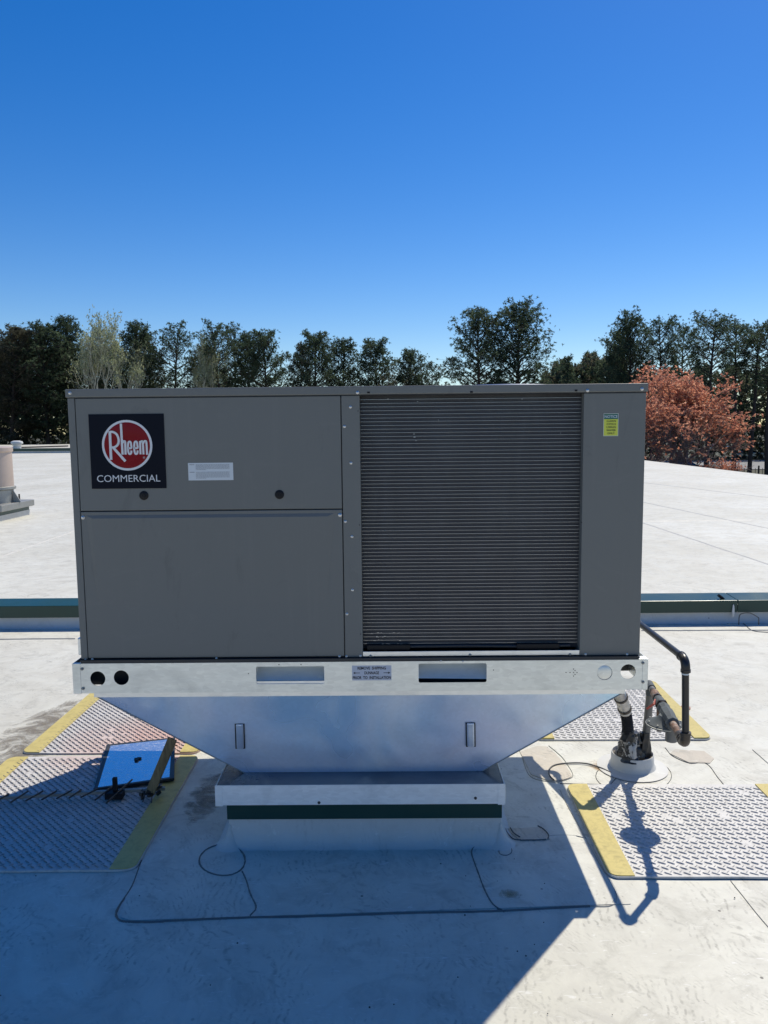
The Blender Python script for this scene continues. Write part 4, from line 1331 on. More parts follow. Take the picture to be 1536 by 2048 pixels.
# regulator
rc = E2 + (Sp - E2) * 0.43
reg = thing  # keep name free
def along(s, lateral=0.0, dz=0.0):
    L = (Sp - E2)
    side = dT.cross(Vector((0, 0, 1))).normalized()
    return E2 + L * s + side * lateral + Vector((0, 0, dz))
body = MB().tube([along(0.30), along(0.325), along(0.345), along(0.40), along(0.47), along(0.52), along(0.545), along(0.57)], [0.024, 0.026, 0.021, 0.027, 0.027, 0.021, 0.026, 0.024], 8).build('regulator_body', M['casting'], gp, smooth=False)
dc = along(0.425, -0.012, -0.030)
mb = MB().lathe([(0.050, -0.010), (0.066, -0.008), (0.068, 0.0), (0.066, 0.004), (0.052, 0.010), (0.030, 0.022), (0.022, 0.034)], dc, 40)
mb.build('diaphragm_case', M['casting'], gp, smooth=True)
MB().lathe([(0.0690, -0.0045), (0.0705, -0.0035), (0.0705, -0.0005), (0.0690, 0.0005)], dc, 40).build('case_rim', M['galv_dull'], gp, smooth=True)
bolt = mesh_only(MB().lathe([(0.004, 0.0), (0.004, 0.012), (0.003, 0.013)], (0, 0, 0), 6), 'case_bolt', M['galv_dull'])
for k in range(8):
    a = 2 * math.pi * k / 8
    place('case_bolt', bolt, (dc.x + 0.060 * math.cos(a), dc.y + 0.060 * math.sin(a), dc.z - 0.002), gp)
MB().lathe([(0.020, -0.072), (0.022, -0.070), (0.022, -0.035), (0.026, -0.033), (0.026, -0.010)], (along(0.36, 0.004).x, along(0.36).y, along(0.36).z - 0.010), 26).build('spring_cap', M['pipe_grey'], gp, smooth=True)
seg('bushing', 0.57, 0.62, 0.021, 'iron_worn')
# valve
seg('valve_body', 0.62, 0.72, 0.0225, 'casting', 0.020, 12)
seg('valve_nut', 0.60, 0.615, 0.027, 'iron_worn', 0.027, 6)
va, vb = along(0.64, -0.026, 0.0), along(0.70, -0.046, -0.035)
MB().tube([along(0.67, -0.018, 0.01), va, vb], [0.005, 0.0055, 0.0045], 8).build('valve_handle', M['redpaint'], gp, smooth=True)
seg('nipple', 0.72, 0.90, PR, 'rust')
seg('union', 0.76, 0.85, PR * 1.34, 'rust')
seg('union_ring', 0.745, 0.757, PR * 1.5, 'iron_worn', None, 8)
seg('nipple', 0.86, 0.97, PR, 'pipe_grey')
tee = MB().tube([Sp + dT * 0.03, Sp, Sp - dT * 0.04], [PR * 1.35, PR * 1.3, PR * 1.3], 18)
tee.tube([Sp, Sp - Vector((0, 0, 0.04))], PR * 1.35, 18)
tee.build('tee', M['casting'], gp, smooth=True)
foot = Vector((1.100, 0.66, 0.045))
MB().tube([Sp - Vector((0, 0, 0.04)), Sp.lerp(foot, 0.5) + Vector((0.002, 0, 0)), foot], [0.0165, 0.0168, 0.017], 18).build('standpipe', M['pipe_grey'], gp, smooth=True)
# sediment leg behind the regulator
a = along(0.62, -0.004, -0.02)
MB().tube([a, a - Vector((0, 0, 0.085))], 0.0150, 16).build('sediment_leg', M['rust'], gp, smooth=True)

# ------------------------------------------------------------------ pipe boot on the roof
rg = thing('pipe_boot', (1.048, 0.655, 0), 'round white sealed pipe boot on the roof around gas pipe and conduit', 'pipe boot')
rx, ry = 1.052, 0.665
mb = MB()
mb.lathe([(0.150, 0.004), (0.125, 0.007), (0.100, 0.012), (0.093, 0.022), (0.0905, 0.035), (0.0900, 0.068), (0.0885, 0.0705), (0.0860, 0.0700), (0.0850, 0.052)], (rx, ry, 0), 56)
mb.f = mb.f[:-1]
mb.build('collar', M['curbwrap'], rg, smooth=True)
MB().lathe([(0.0855, 0.045), (0.0855, 0.055), (0.05, 0.060), (0.01, 0.062)], (rx, ry, 0), 40).build('pitch_filler', M['grout'], rg, smooth=True)

# ------------------------------------------------------------------ electrical conduit
ec = thing('electrical_conduit', (1.02, 0.66, 0.06), 'bent flexible conduit wrapped in silver tape and black mastic in the pipe boot', 'conduit')
cpt = [P(1238, 1386, 0.50), P(1247, 1410, 0.545), P(1254, 1440, 0.59), P(1256, 1470, 0.62)]
def chain(pts, n):
    out = []
    for i in range(len(pts) - 1):
        a, b, c, d = pts[max(i - 1, 0)], pts[i], pts[i + 1], pts[min(i + 2, len(pts) - 1)]
        for k in range(n):
            t = k / n
            out.append(0.5 * ((2 * b) + (c - a) * t + (2 * a - 5 * b + 4 * c - d) * t * t + (3 * b - a - 3 * c + d) * t ** 3))
    out.append(pts[-1])
    return out
c_ = chain(cpt, 10)
arch = chain([c_[0], Vector((0.925, 0.545, 0.475)), Vector((0.925, 0.70, 0.54)), Vector((0.90, 0.88, 0.57)), Vector((0.86, 1.05, 0.575))], 6)
c_.insert(0, c_[0] + (arch[1] - arch[0]))
MB().tube(arch, 0.0155, 12).build('flexible_hose', M['black'], ec, smooth=True)
rnd = random.Random(4)
MB().tube(c_[:17], [0.0245 + 0.002 * math.sin(i * 2.6) + rnd.uniform(0, .0012) for i in range(17)], 14).build('tape_sleeve', M['tape'], ec, smooth=True)
for i0 in (5, 13):
    MB().tube([c_[i0], c_[i0 + 1]], 0.0295, 14).build('clamp_band', M['iron_worn'], ec, smooth=True)
hose = []
rs = []
for i in range(16, len(c_) - 1):
    for k in range(3):
        hose.append(c_[i].lerp(c_[i + 1], k / 3))
        rs.append(0.0215 + (0.003 if (len(rs) % 3) == 0 else 0))
hose.append(c_[-1]); rs.append(0.02)
MB().tube(hose, rs, 14).build('flexible_hose', M['black'], ec, smooth=True)
# lumpy sealed wrap at the base
def lump(name, c, r, h, mat, seed, squash=1.0):
    rnd = random.Random(seed)
    mb = MB()
    nseg_, nr = 26, 11
    vs, fs = [], []
    phs = [rnd.uniform(0, 6) for _ in range(8)]
    for j in range(nr + 1):
        t = j / nr
        rr = r * (1.05 - 0.35 * t) * (0.96 if j in (0,) else 1)
        for k in range(nseg_):
            a = 2 * math.pi * k / nseg_
            q = rr * (1 + 0.10 * math.sin(3 * a + phs[0] + 3 * t) + 0.08 * math.sin(7 * a + phs[1] - 5 * t) + rnd.uniform(-0.05, 0.05))
            vs.append((c[0] + q * math.cos(a), c[1] + q * math.sin(a) * squash, c[2] + h * t + rnd.uniform(-.002, .002)))
    for j in range(nr):
        for k in range(nseg_):
            k2 = (k + 1) % nseg_
            fs.append((j * nseg_ + k, j * nseg_ + k2, (j + 1) * nseg_ + k2, (j + 1) * nseg_ + k))
    fs.append(tuple(nr * nseg_ + k for k in range(nseg_)))
    mb.add(vs, fs)
    return mb.build(name, M[mat], ec, smooth=True)
base = Vector((1.030, 0.640, 0.055))
lump('mastic_wrap', base, 0.060, 0.060, 'mastic', 1)
lump('tape_wrap', base + Vector((-0.006, -0.012, 0.022)), 0.047, 0.085, 'tape_patchy', 2)
lump('mastic_wrap', base + Vector((0.012, -0.004, 0.07)), 0.034, 0.05, 'mastic', 3)
lump('mastic_wrap', Vector((c_[-1].x, c_[-1].y - 0.004, c_[-1].z - 0.02)), 0.030, 0.06, 'mastic', 5)
lump('mastic_wrap', foot + Vector((0.0, -0.004, 0.01)), 0.028, 0.11, 'mastic', 7)
MB().tube([P(1226, 1392, 0.50), P(1238, 1415, 0.55), P(1246, 1450, 0.60)], 0.0028, 6).build('tie_wire', M['wire'], ec, smooth=True)
# loose cord on the roof from the boot towards the curb
cord = [G(*p, 0.006) for p in smooth_px([(1222, 1545), (1200, 1535), (1172, 1527), (1140, 1526), (1110, 1530), (1098, 1540), (1100, 1552), (1108, 1560)], 5)]
tag(MB().tube(cord, 0.0032, 6).build('loose_cord', M['cord'], smooth=True), 'thin dark cord curling on the roof left of the round boot', 'cord')
gpk = G(1371, 1417)
tag(MB().lathe([(0.024, 0), (0.026, 0.006), (0.018, 0.016), (0.006, 0.019)], (gpk.x, gpk.y, 0), 20).build('pink_cap', M['pink'], smooth=True), 'small faded pink round cap on the roof behind the drop pipe', 'cap')

# ------------------------------------------------------------------ mirror panel, stake and discarded antenna on the left mats
zM = 0.0128
tilt = 0.03
q = [G(192, 1577, zM + 0.012), G(345, 1556, zM + 0.012), G(347, 1478, zM + 0.02), G(216, 1492, zM + 0.02)]
mp_ = thing('mirror_panel', ((q[0].x + q[1].x) / 2, (q[0].y + q[2].y) / 2, zM), 'framed mirror panel reflecting blue sky on the left walkway mats', 'mirror panel')
qc = (q[0] + q[1] + q[2] + q[3]) / 4
def inset(k, dz, qs=q):
    return [qc + (p - qc) * k + Vector((0, 0, dz)) for p in qs]
lo = [Vector((p.x, p.y, zM + 0.001)) for p in inset(1.03, 0)]
MB().hexa(lo, inset(1.03, 0.0)).build('backing', M['black'], mp_)
for i in range(4):
    j = (i + 1) % 4
    o_, n_ = inset(1.05, 0.004), inset(0.99, 0.004)
    wid = 0.9 if i in (1, 3) else 0.99
    n2 = [qc + Vector(((p - qc).x * 0.93, (p - qc).y * 0.985, (p - qc).z)) + Vector((0, 0, 0.004)) for p in q]
    lower_ = [a_ - Vector((0, 0, 0.010)) for a_ in (o_[i], o_[j], n2[j], n2[i])]
    MB().hexa(lower_, [o_[i], o_[j], n2[j], n2[i]]).build('frame_bar', M['dark'], mp_, bevel=0.001)
gl = inset(0.90, 0.003)
MB().hexa([p - Vector((0, 0, 0.003)) for p in inset(0.985, 0.003)], inset(0.985, 0.003)).build('mirror', M['mirror'], mp_)
gc = G(275, 1518, zM + 0.022)
mb = MB().obox(gc + Vector((-.014, 0, 0)), gc + Vector((.016, .006, 0)), 0.012, 0.006).obox(gc + Vector((0, -.02, 0)), gc + Vector((0.004, .012, 0)), 0.014, 0.008)
mb.build('clip', M['black'], mp_)

s0 = G(300, 1586, zM + 0.03)
s1 = P(345, 1478, s0.y + 0.02)
wk = thing('wooden_stake', s0, 'leaning weathered wooden stake with dark wrapped foot beside the mirror panel', 'stake')
MB().obox(s0, s1, 0.036, 0.018, (0, -1, 0.2)).build('stake', M['wood'], wk, bevel=0.0015)
mb = MB()
rnd = random.Random(31)
for k in range(9):
    a = s0 + Vector((rnd.uniform(-.03, .03), rnd.uniform(-.018, .018), rnd.uniform(-.016, .008)))
    b_ = a + Vector((rnd.uniform(-.025, .025), rnd.uniform(-.02, .02), rnd.uniform(-.004, .014)))
    mb.obox(a, b_, rnd.uniform(.010, .022), rnd.uniform(.008, .016))
mb.build('wrapped_foot', M['mastic'], wk, bevel=0.002)['kind'] = 'stuff'
MB().tube([s0 + Vector((.012, -.012, 0)), s0 + Vector((.020, -.045, -.018))], .0022, 6).build('nail', M['iron_worn'], wk)
MB().tube([s0 + Vector((-.016, -.012, 0)), s0 + Vector((-.018, -.040, -.018))], .0022, 6).build('nail', M['iron_worn'], wk)
an = thing('discarded_antenna', G(150, 1590, zM), 'discarded metal antenna boom with short rods lying on the shaded mat', 'antenna')
b0 = G(-60, 1599, zM + 0.02); b1 = G(330, 1577, zM + 0.02)
MB().obox(b0, b1, 0.013, 0.013).build('boom', M['galv_dull'], an, bevel=0.001)
dB = (b1 - b0).normalized()
rnd = random.Random(12)
for i, (pxb, la_) in enumerate(((-30, .06), (4, .07), (38, .07), (68, .07), (98, .075), (128, .075), (150, .06), (178, .07), (210, .10), (238, .13), (292, .05), (314, .05))):
    c = G(pxb, 1596 - 18 * (pxb + 0) / 330, zM + 0.03)
    ang = rnd.uniform(-0.6, 0.6)
    la_ *= rnd.uniform(0.8, 1.15)
    d = Vector((0.42 + ang * 0.3, 0.9, rnd.uniform(-.05, .12))).normalized()
    MB().tube([c - d * la_ * 0.55, c + d * la_ * 0.6], 0.0036, 8).build('rod', M['iron_worn'], an, smooth=True)
c = G(230, 1590, zM + 0.012)
mb = MB().box(c.x - 0.035, c.x + 0.035, c.y - 0.022, c.y + 0.02, zM + 0.001, zM + 0.028).box(c.x - 0.008, c.x + 0.010, c.y - 0.005, c.y + 0.012, zM + 0.028, zM + 0.085)
mb.build('mast_clamp', M['black'], an, bevel=0.003)

# ------------------------------------------------------------------ exhaust fan cut by the left edge
fx, fy = -7.02, 10.85
xf = thing('exhaust_fan', (fx, fy, 0), 'weathered round exhaust fan on its square curb at the left edge', 'exhaust fan')
MB().box(fx - 0.40, fx + 0.40, fy - 0.55, fy + 0.55, 0.001, 0.10).build('curb', M['curbwrap'], xf)
MB().box(fx - 0.395, fx + 0.395, fy - 0.54, fy + 0.54, 0.10, 0.17).build('curb_trim', M['green'], xf)
MB().box(fx - 0.46, fx + 0.47, fy - 0.60, fy + 0.60, 0.17, 0.28).build('curb_cap', M['galv_dull'], xf, bevel=0.006)
mb = MB().lathe([(0.36, 0.28), (0.36, 0.50), (0.40, 0.52), (0.40, 0.56), (0.37, 0.57)], (fx, fy, 0), 40)
mb.build('fan_base', M['galv_dull'], xf, smooth=True)
mb = MB().lathe([(0.37, 0.57), (0.365, 1.16), (0.385, 1.18), (0.385, 1.24), (0.33, 1.26), (0.1, 1.27)], (fx, fy, 0), 40)
mb.build('windband', M['fan_body'], xf, smooth=True)
for k in range(4):
    a = math.pi / 4 + k * math.pi / 2 - math.pi / 4 + 0.1
    c, s_ = math.cos(a), math.sin(a)
    n = Vector((-s_, c, 0)) * 0.012
    o = Vector((fx, fy, 0))
    tri = [o + Vector((c * 0.36, s_ * 0.36, 0.281)), o + Vector((c * 0.50, s_ * 0.46, 0.281)), o + Vector((c * 0.37, s_ * 0.37, 0.50))]
    MB().add([t - n for t in tri] + [t + n for t in tri], [(0, 1, 2), (5, 4, 3), (0, 3, 4, 1), (1, 4, 5, 2), (2, 5, 3, 0)]).build('brace', M['galv_dull'], xf)
MB().tube([(fx + 0.44, fy + 0.1, 0.29), (fx + 0.44, fy + 0.1, 0.42)], 0.015, 8).tube([(fx + 0.36, fy + 0.1, 0.30), (fx + 0.44, fy + 0.1, 0.29)], 0.012, 8).build('hook', M['iron_worn'], xf)

# far vents
vp = G(35, 906)
vt = thing('roof_vent', (vp.x, vp.y, 0.08), 'small white mushroom vent standing far away on the left roof', 'roof vent')
MB().lathe([(0.42, 0.0), (0.30, 0.1), (0.28, 0.45), (0.34, 0.5), (0.34, 0.6)], (vp.x, vp.y, 0.08), 20).build('stack', M['pvc'], vt, smooth=True)
MB().lathe([(0.42, 0.62), (0.44, 0.70), (0.40, 0.80), (0.2, 0.86)], (vp.x, vp.y, 0.08), 20).build('cap', M['pvc'], vt, smooth=True)
pa_, pb_ = G(-150, 906), G(136, 896)
lp = thing('roof_pipe', (pa_.x, pa_.y, 0.1), 'thin dark pipe line running along the far end of the left roof', 'pipe')
MB().tube([(pa_.x, pa_.y, 0.2), (pb_.x, pb_.y, 0.2)], 0.07, 8).build('pipe', M['iron_worn'], lp)

# ------------------------------------------------------------------ trees
def np_mesh(name, V, Fq, mat):
    me = bpy.data.meshes.new(name)
    V = np.asarray(V, dtype=np.float32)
    Fq = np.asarray(Fq, dtype=np.int32)
    me.vertices.add(len(V)); me.vertices.foreach_set('co', V.ravel())
    me.loops.add(Fq.size); me.loops.foreach_set('vertex_index', Fq.ravel())
    me.polygons.add(len(Fq))
    me.polygons.foreach_set('loop_start', np.arange(0, Fq.size, Fq.shape[1], dtype=np.int32))
    me.polygons.foreach_set('loop_total', np.full(len(Fq), Fq.shape[1], dtype=np.int32))
    me.update(calc_edges=True)
    me.materials.append(mat)
    return me
def tufts(centers, radii, rng, per=14, wid=0.30, upb=0.35):
    n = len(centers)
    C_ = np.repeat(np.asarray(centers), per, 0)
    R_ = np.repeat(np.asarray(radii), per)[:, None]
    d = rng.normal(size=(n * per, 3)); d[:, 2] += upb
    d /= np.linalg.norm(d, axis=1, keepdims=True)
    s = np.cross(d, rng.normal(size=(n * per, 3))); s /= np.linalg.norm(s, axis=1, keepdims=True)
    L = R_ * rng.uniform(0.6, 1.25, (n * per, 1))
    a = C_ + d * L * 0.12 - s * L * wid * 0.5
    b = C_ + d * L * 0.12 + s * L * wid * 0.5
    c = C_ + d * L
    V = np.stack([a, b, c], 1).reshape(-1, 3)
    Fq = np.arange(len(V)).reshape(-1, 3)
    return V, Fq
def pine(seed, h=16.0, base=0.35, w=3.4, nb=55, tr=0.32, per=15, shape=0.0, mat='pine', droop=0.0):
    rng = np.random.default_rng(seed)
    trunk = MB()
    lx, ly = rng.normal(0, 0.25, 2)
    def axis(t): return Vector((lx * t * t * 1.5 + 0.12 * math.sin(5 * t + seed), ly * t * t * 1.5 + 0.1 * math.cos(4 * t + seed), h * t))
    trunk.tube([axis(t) for t in np.linspace(0, 0.99, 12)], [0.21 * (1 - t) ** 0.8 * (h / 16) + 0.03 for t in np.linspace(0, 0.99, 12)], 8)
    cs, rs = [], []
    for i in range(nb):
        t = base + (0.985 - base) * (i + rng.uniform(0, 1)) / nb
        tt = (t - base) / (1 - base)
        prof = (math.sin(math.pi * min(1, (tt * 0.80 + 0.13 + shape * 0.1))) ** 0.75)
        if shape > 0.5: prof = (1 - tt) ** 0.7
        L = w * prof * rng.uniform(0.55, 1.2) + 0.35
        az = i * 2.4 + rng.uniform(-0.5, 0.5)
        el = math.radians(rng.uniform(5, 30) + 30 * tt - droop)
        p0 = axis(t)
        d = Vector((math.cos(az) * math.cos(el), math.sin(az) * math.cos(el), math.sin(el)))
        pts = [p0 + d * (L * s_) + Vector((0, 0, 0.12 * L * s_ * s_)) for s_ in (0, 0.35, 0.7, 1.0)]
        trunk.tube(pts, [0.055 * (L / 3.5) + 0.02, 0.04 * (L / 3.5) + 0.012, 0.022, 0.01], 4, False)
        nt = int(14 + L * 13)
        for k in range(nt):
            s_ = rng.uniform(0.35, 1.0) ** 0.7
            pp = p0 + d * (L * s_) + Vector((0, 0, 0.12 * L * s_ * s_))
            off = Vector(rng.normal(0, 1, 3)) * (0.16 * L * 0.6 + 0.12)
            off.z *= 0.55
            q_ = pp + off
            cs.append(tuple(q_)); rs.append(tr * rng.uniform(0.34, 0.72))
            if rng.random() < 0.35:
                trunk.tube([pp, q_], [0.014, 0.006], 3, False)
        cs.append(tuple(pts[-1])); rs.append(tr * 1.2)
    for k in range(7):
        cs.append(tuple(axis(0.985) + Vector(rng.normal(0, 0.2, 3)))); rs.append(tr)
    # dead stubs under the crown
    for k in range(9):
        t = base * rng.uniform(0.55, 1.0)
        az = rng.uniform(0, 6.28)
        L = rng.uniform(0.5, 1.6)
        p0 = axis(t)
        trunk.tube([p0, p0 + Vector((math.cos(az) * L, math.sin(az) * L, 0.25 * L))], [0.03, 0.008], 3, False)
    tm = mesh_only(trunk, 'trunk', M['bark'])
    V, Fq = tufts(cs, rs, rng, per)
    cm = np_mesh('crown', V, Fq, M[mat])
    return tm, cm, h
def broadleaf(seed, h, spread, mat_b, mat_l, depth=6, twig=4, bud=0.10, budn=2, first=0.22, upright=0.5, bark_r=0.16, stems=1, budmin=0):
    rng = np.random.default_rng(seed)
    tr = MB()
    cs = []
    def grow(p, d, L, r, lv):
        q_ = p + d * L
        mid = p.lerp(q_, 0.5) + Vector(rng.normal(0, 0.05 * L, 3))
        tr.tube([p, mid, q_], [r, r * 0.8, r * 0.62], 5 if lv < 2 else 3, False)
        if lv >= depth - 1:
            for k in range(budn):
                cs.append(tuple(q_ + Vector(rng.normal(0, 0.13, 3))))
        if lv >= depth:
            return
        n = 3 if lv < 2 else (twig if lv == depth - 1 else 3)
        for k in range(n):
            ax = Vector(rng.normal(0, 1, 3))
            nd = (d + ax * 0.48 + Vector((0, 0, upright * 0.28))).normalized()
            st = q_ if k == 0 else p.lerp(q_, rng.uniform(0.45, 1.0))
            grow(st, nd, L * rng.uniform(0.62, 0.88), r * 0.62, lv + 1)
    for s_ in range(stems):
        a = 2 * math.pi * s_ / stems + 0.4
        d0 = Vector((math.cos(a) * spread * (0.5 if stems > 1 else 0.03), math.sin(a) * spread * (0.5 if stems > 1 else 0.03), 1)).normalized()
        grow(Vector((math.cos(a) * 0.1 * (stems > 1), math.sin(a) * 0.1 * (stems > 1), 0)), d0, h * first, bark_r, 0)
    tm = mesh_only(tr, 'trunk', M[mat_b])
    cs = np.array(cs)
    hh = cs[:, 2].max()
    if budmin:
        keep = (cs[:, 2] > budmin * hh + rng.normal(0, 0.12 * hh, len(cs))) & (rng.random(len(cs)) < 0.75)
        cs = cs[keep]
    V, Fq = tufts(cs, np.full(len(cs), bud), rng, 5, 0.7, 0.2)
    cm = np_mesh('crown', V, Fq, M[mat_l])
    return tm, cm, float(hh)

full = [pine(11, 16, 0.22, 3.2, 95, 0.34), pine(12, 16, 0.28, 2.9, 85, 0.34), pine(13, 16, 0.18, 2.9, 90, 0.34, mat='pine_brown')]
airy = [pine(21, 17, 0.34, 3.2, 50, 0.32), pine(22, 17, 0.58, 3.0, 36, 0.30), pine(23, 17, 0.66, 2.8, 30, 0.30)]
bigp = [pine(31, 17, 0.28, 3.3, 78, 0.34, per=14), pine(32, 17, 0.24, 3.6, 105, 0.34, per=14)]
pale = broadleaf(41, 16, 0.6, 'bark_pale', 'buds_pale', 7, 3, 0.16, 2, 0.24, 1.25, 0.24, budmin=0.2)
sparse = broadleaf(43, 10, 0.6, 'bark_mauve', 'pine_brown', 5, 3, 0.13, 1, 0.24, 0.8, 0.10)
spruce = pine(51, 12, 0.1, 2.2, 50, 0.30, shape=1.0)

def plant(kind, meshes, px, ytop, dist, label, wscale=1.0, rotz=0.0, group=None, cat='tree', zg=GZ):
    tm, cm, h = meshes
    d = ray(px, ytop + 5)
    k = (dist - CAM.y) / d.y
    top_ = CAM + d * k
    H = top_.z - zg
    s_ = H / h
    t = thing(kind, (top_.x, dist, zg), label, cat, group)
    t.rotation_euler.z = rotz
    t.scale = (s_ * wscale, s_ * wscale, s_)
    for nm, me in (('trunk', tm), ('crown', cm)):
        o = bpy.data.objects.new(nm, me)
        COL.objects.link(o)
        o.parent = t
    return t
GL = 'pines along the far edge of the lot behind the left roof'
GM = 'pines rising behind the middle of the unit'
GR = 'tall pines beyond the right edge of the roof'
L_ = [
 (-40, 668, 108, full[0], 1.2, 'dark pine mostly outside the left edge of the photo', GL),
 (8, 664, 104, full[2], 1.25, 'dark dense pine at the far left edge of the skyline', GL),
 (42, 668, 110, full[1], 1.2, 'low rounded pine second from the left edge', GL),
 (82, 660, 106, full[0], 1.2, 'dark pine between the left edge and the pine with spiked top', GL),
 (128, 643, 108, full[1], 1.0, 'dark pine with spiked top just left of the pale budding tree', GL),
 (180, 700, 112, full[2], 1.1, 'brownish lower pine in front of the pale budding tree', GL),
 (225, 700, 108, full[0], 0.9, 'short pine at the right foot of the pale budding tree', GL),
 (270, 655, 106, full[1], 1.0, 'pine with a narrow top right of the pale budding tree', GL),
 (308, 682, 110, full[2], 1.0, 'lower brownish pine between two taller pines above the badge', GL),
 (346, 655, 106, airy[0], 1.0, 'open pine left of the small pale green tree', GL),
 (392, 700, 110, full[2], 0.9, 'short brownish pine under the small pale green tree', GL),
 (436, 655, 105, airy[0], 1.0, 'tall open pine right of the small pale green tree', GL),
 (466, 662, 112, airy[1], 0.9, 'thin pine closely behind the open pine above the white label', GL),
 (492, 676, 108, full[1], 0.75, 'narrow pine left of the wide rounded pine', GL),
 (528, 671, 104, full[0], 1.05, 'wide rounded pine just left of a gap in the skyline', GM),
 (592, 695, 108, full[2], 0.8, 'lower pine at the right side of the skyline gap', GM),
 (632, 675, 105, full[0], 1.05, 'broad pine with highest top above the unit divider post', GM),
 (684, 685, 108, full[1], 1.0, 'pine sloping down on the right of the broad pine', GM),
 (748, 687, 106, full[0], 1.05, 'rounded pine standing apart above the left part of the coil', GM),
 (786, 712, 112, sparse, 1.6, 'bare brownish tree between two rounded pines', GM),
 (820, 706, 106, full[1], 1.0, 'lower rounded pine with a slope down to its right', GM),
 (866, 732, 108, airy[2], 0.8, 'small thin pine at the right end of the middle tree line', GM),
 (958, 629, 78, bigp[0], 1.15, 'open crowned tall pine, left one of the lone pair', 'pair of tall pines above the coil'),
 (1036, 620, 80, bigp[1], 1.12, 'dense tall pine, right one of the lone pair', 'pair of tall pines above the coil'),
 (1131, 713, 95, spruce, 1.0, 'small pointed pine alone right of the tall pair', GR),
 (1264, 640, 82, bigp[1], 0.8, 'dense round topped pine left of the thin pines on the right', GR),
 (1232, 672, 86, full[0], 0.8, 'shorter pine leaning against the dense round topped pine', GR),
 (1328, 648, 84, airy[1], 1.0, 'thin pine behind the top of the orange red tree', GR),
 (1366, 662, 88, airy[1], 0.9, 'slender darker pine right of the thin pine behind the red tree', GR),
 (1420, 640, 78, airy[1], 1.15, 'tall bare stemmed pine with airy crown above the red tree right side', GR),
 (1476, 657, 82, airy[2], 1.15, 'bare stemmed pine second from the right edge', GR),
 (1512, 658, 84, airy[2], 1.1, 'slim pine close to the right edge of the photo', GR),
 (1545, 660, 80, airy[1], 1.1, 'pine cut off by the right edge of the photo', GR),
]
for i, (px, yt, dist, ms, ws, lab_, grp) in enumerate(L_):
    kind = 'bare_tree' if ms is sparse else 'pine_tree'
    plant(kind, ms, px, yt, dist, lab_, ws, i * 1.37, grp)
plant('budding_tree', pale, 196, 608, 103, 'tall pale green budding tree rising above the left pines', 0.60, 0.5)
plant('budding_tree', pale, 403, 650, 103, 'smaller pale green budding tree between pines above the badge', 0.38, 2.1)
plant('budding_tree', pale, 448, 700, 120, 'faint pale budding tree behind the open pine', 0.4, 4.1)

# far-off woods that read as one mass
def woodland(name, spans, label, seed, mats=('pine', 'pine_brown'), per=12, r=0.55, trunks=True):
    rng = np.random.default_rng(seed)
    for mi, mt in enumerate(mats):
        cs, rs = [], []
        for (xa_, xb_, d0, d1, top_a, top_b, n) in spans:
            for k in range(n // len(mats)):
                u = rng.random()
                px = xa_ + (xb_ - xa_) * u
                D_ = rng.uniform(d0, d1)
                yt = top_a + (top_b - top_a) * u + 10 * math.sin(px * 0.11 + seed) + 6 * math.sin(px * 0.31)
                a = P(px, yt, D_)
                z = GZ + (a.z - GZ) * rng.random() ** 0.75
                cs.append((a.x, D_, z)); rs.append(r * rng.uniform(0.6, 1.4))
        V, Fq = tufts(cs, rs, rng, per, 0.4)
        me = np_mesh(name, V, Fq, M[mt])
        o = link(name, me)
        tag(o, label[mi], 'woodland', kind='stuff')
woodland('woodland', [(-300, 150, 112, 122, 682, 690, 8500), (150, 900, 122, 132, 775, 790, 2500)], ('dark mass of woods behind the left end of the roof', 'brownish undergrowth mixed in the woods behind the left roof'), 3)
woodland('woodland', [(1085, 1250, 100, 115, 742, 700, 4200), (1250, 1800, 118, 135, 742, 735, 9500), (880, 1085, 120, 130, 778, 768, 400)], ('dark mass of woods behind the right pines', 'brownish undergrowth mixed in the woods behind the right pines'), 7)

red = broadleaf(61, 10, 1.3, 'bark_mauve', 'buds_red', 7, 3, 0.10, 2, 0.17, 0.35, 0.13, stems=4, budmin=0.56)
plant('red_budding_tree', red, 1325, 713, 52, 'broad orange red budding tree just beyond the right end of the unit', 1.2, 0.3)
red2 = broadleaf(62, 6, 1.2, 'bark_mauve', 'buds_red', 5, 4, 0.11, 2, 0.2, 0.3, 0.08, stems=4, budmin=0.2)
plant('red_budding_tree', red2, 1425, 905, 46, 'low reddish twiggy shrub by the roof edge under the red tree', 1.1, 1.2)

# ------------------------------------------------------------------ fence and cars beyond the roof
fa, fb = 23.0, 62.0
FY = 62.0
fe = thing('metal_fence', ((fa + fb) / 2, FY, GZ), 'black metal picket fence under the trees at the right', 'fence')
post = mesh_only(MB().box(-0.05, 0.05, -0.05, 0.05, 0, 2.0), 'post', M['black'])
pick = mesh_only(MB().box(-0.016, 0.016, -0.012, 0.012, 0.08, 1.8), 'picket', M['black'])
x = fa
while x <= fb:
    place('post', post, (x, FY, GZ), fe); x += 2.6
x = fa + 0.32
n = 0
while x <= fb and n < 130:
    place('picket', pick, (x, FY, GZ), fe); x += 0.30; n += 1
for z in (0.2, 1.65):
    MB().box(fa, fb, FY - 0.02, FY + 0.02, GZ + z, GZ + z + 0.05).build('rail', M['black'], fe)

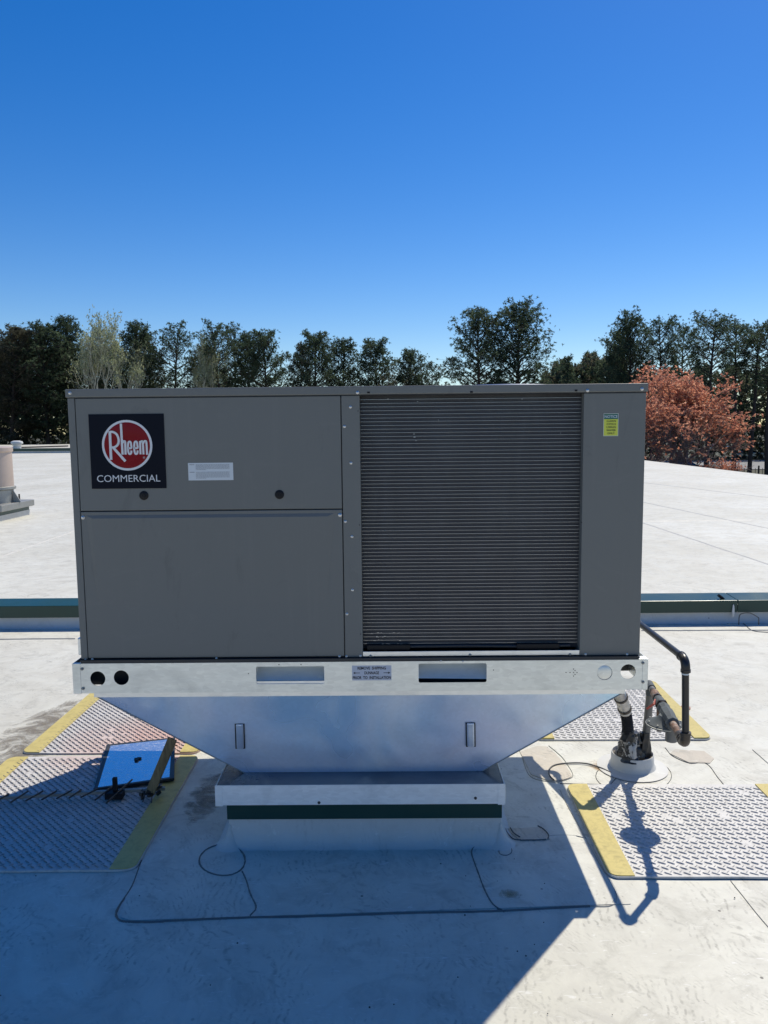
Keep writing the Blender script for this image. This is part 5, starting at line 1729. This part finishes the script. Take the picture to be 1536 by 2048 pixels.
def car(cx, cy, heading, paint, label):
    t = thing('parked_car', (cx, cy, GZ), label, 'car', 'cars parked beyond the right edge of the roof')
    L, Wd = 4.6, 1.8
    prof_ = [(-2.3, 0.35), (-2.3, 0.75), (-2.15, 0.95), (-1.2, 1.02), (1.55, 1.0), (2.2, 0.85), (2.3, 0.6), (2.3, 0.35)]
    bd = MB()
    def pr(profile, w0, w1=None):
        w1 = w1 or w0
        n_ = len(profile)
        vs = [(x_, -w0 / 2, z_) for x_, z_ in profile] + [(x_, w0 / 2, z_) for x_, z_ in profile]
        return vs, [tuple(range(n_)), tuple(range(2 * n_ - 1, n_ - 1, -1))] + [(i, n_ + i, n_ + (i + 1) % n_, (i + 1) % n_) for i in range(n_)]
    vs, fs = pr(prof_, Wd)
    me = MB().add(vs, fs)
    b_ = bpy.data.meshes.new('body'); b_.from_pydata(me.v, [], me.f); b_.materials.append(M[paint])
    o = bpy.data.objects.new('body', b_); COL.objects.link(o); o.parent = t
    md = o.modifiers.new('b', 'BEVEL'); md.width = 0.09; md.segments = 3
    cab = MB().hexa([(-1.7, -0.82, 1.0), (1.0, -0.82, 1.0), (1.0, 0.82, 1.0), (-1.7, 0.82, 1.0)], [(-1.2, -0.62, 1.42), (0.25, -0.62, 1.42), (0.25, 0.62, 1.42), (-1.2, 0.62, 1.42)])
    b_ = mesh_only(cab, 'window', M['glass']); o = bpy.data.objects.new('window', b_); COL.objects.link(o); o.parent = t
    rf = MB().box(-1.25, 0.3, -0.66, 0.66, 1.421, 1.47)
    b_ = mesh_only(rf, 'roof', M[paint]); o = bpy.data.objects.new('roof', b_); COL.objects.link(o); o.parent = t
    wm = mesh_only(MB().lathe([(0.33, -0.11), (0.34, -0.08), (0.34, 0.08), (0.33, 0.11), (0.18, 0.115)], (0, 0, 0), 20, 'y'), 'wheel', M['tyre'], True)
    for sx in (-1.4, 1.4):
        for sy in (-0.83, 0.83):
            o = bpy.data.objects.new('wheel', wm); COL.objects.link(o); o.parent = t
            o.location = (sx, sy, 0.34)
            if sy > 0: o.rotation_euler.z = math.pi
    t.rotation_euler.z = heading
    return t
c1 = G(1372, 925, GZ + 1.3); car(c1.x, c1.y, 0.15, 'carpaint_dark', 'dark blue car glinting under the red tree')
c1 = G(1500, 906, GZ + 0.9); car(c1.x, c1.y, 0.05, 'carpaint', 'silver car parked behind the fence near the right edge')
c1 = G(1440, 893, GZ + 0.9); car(c1.x, c1.y, -0.1, 'carpaint', 'pale car parked farther back behind the red tree')
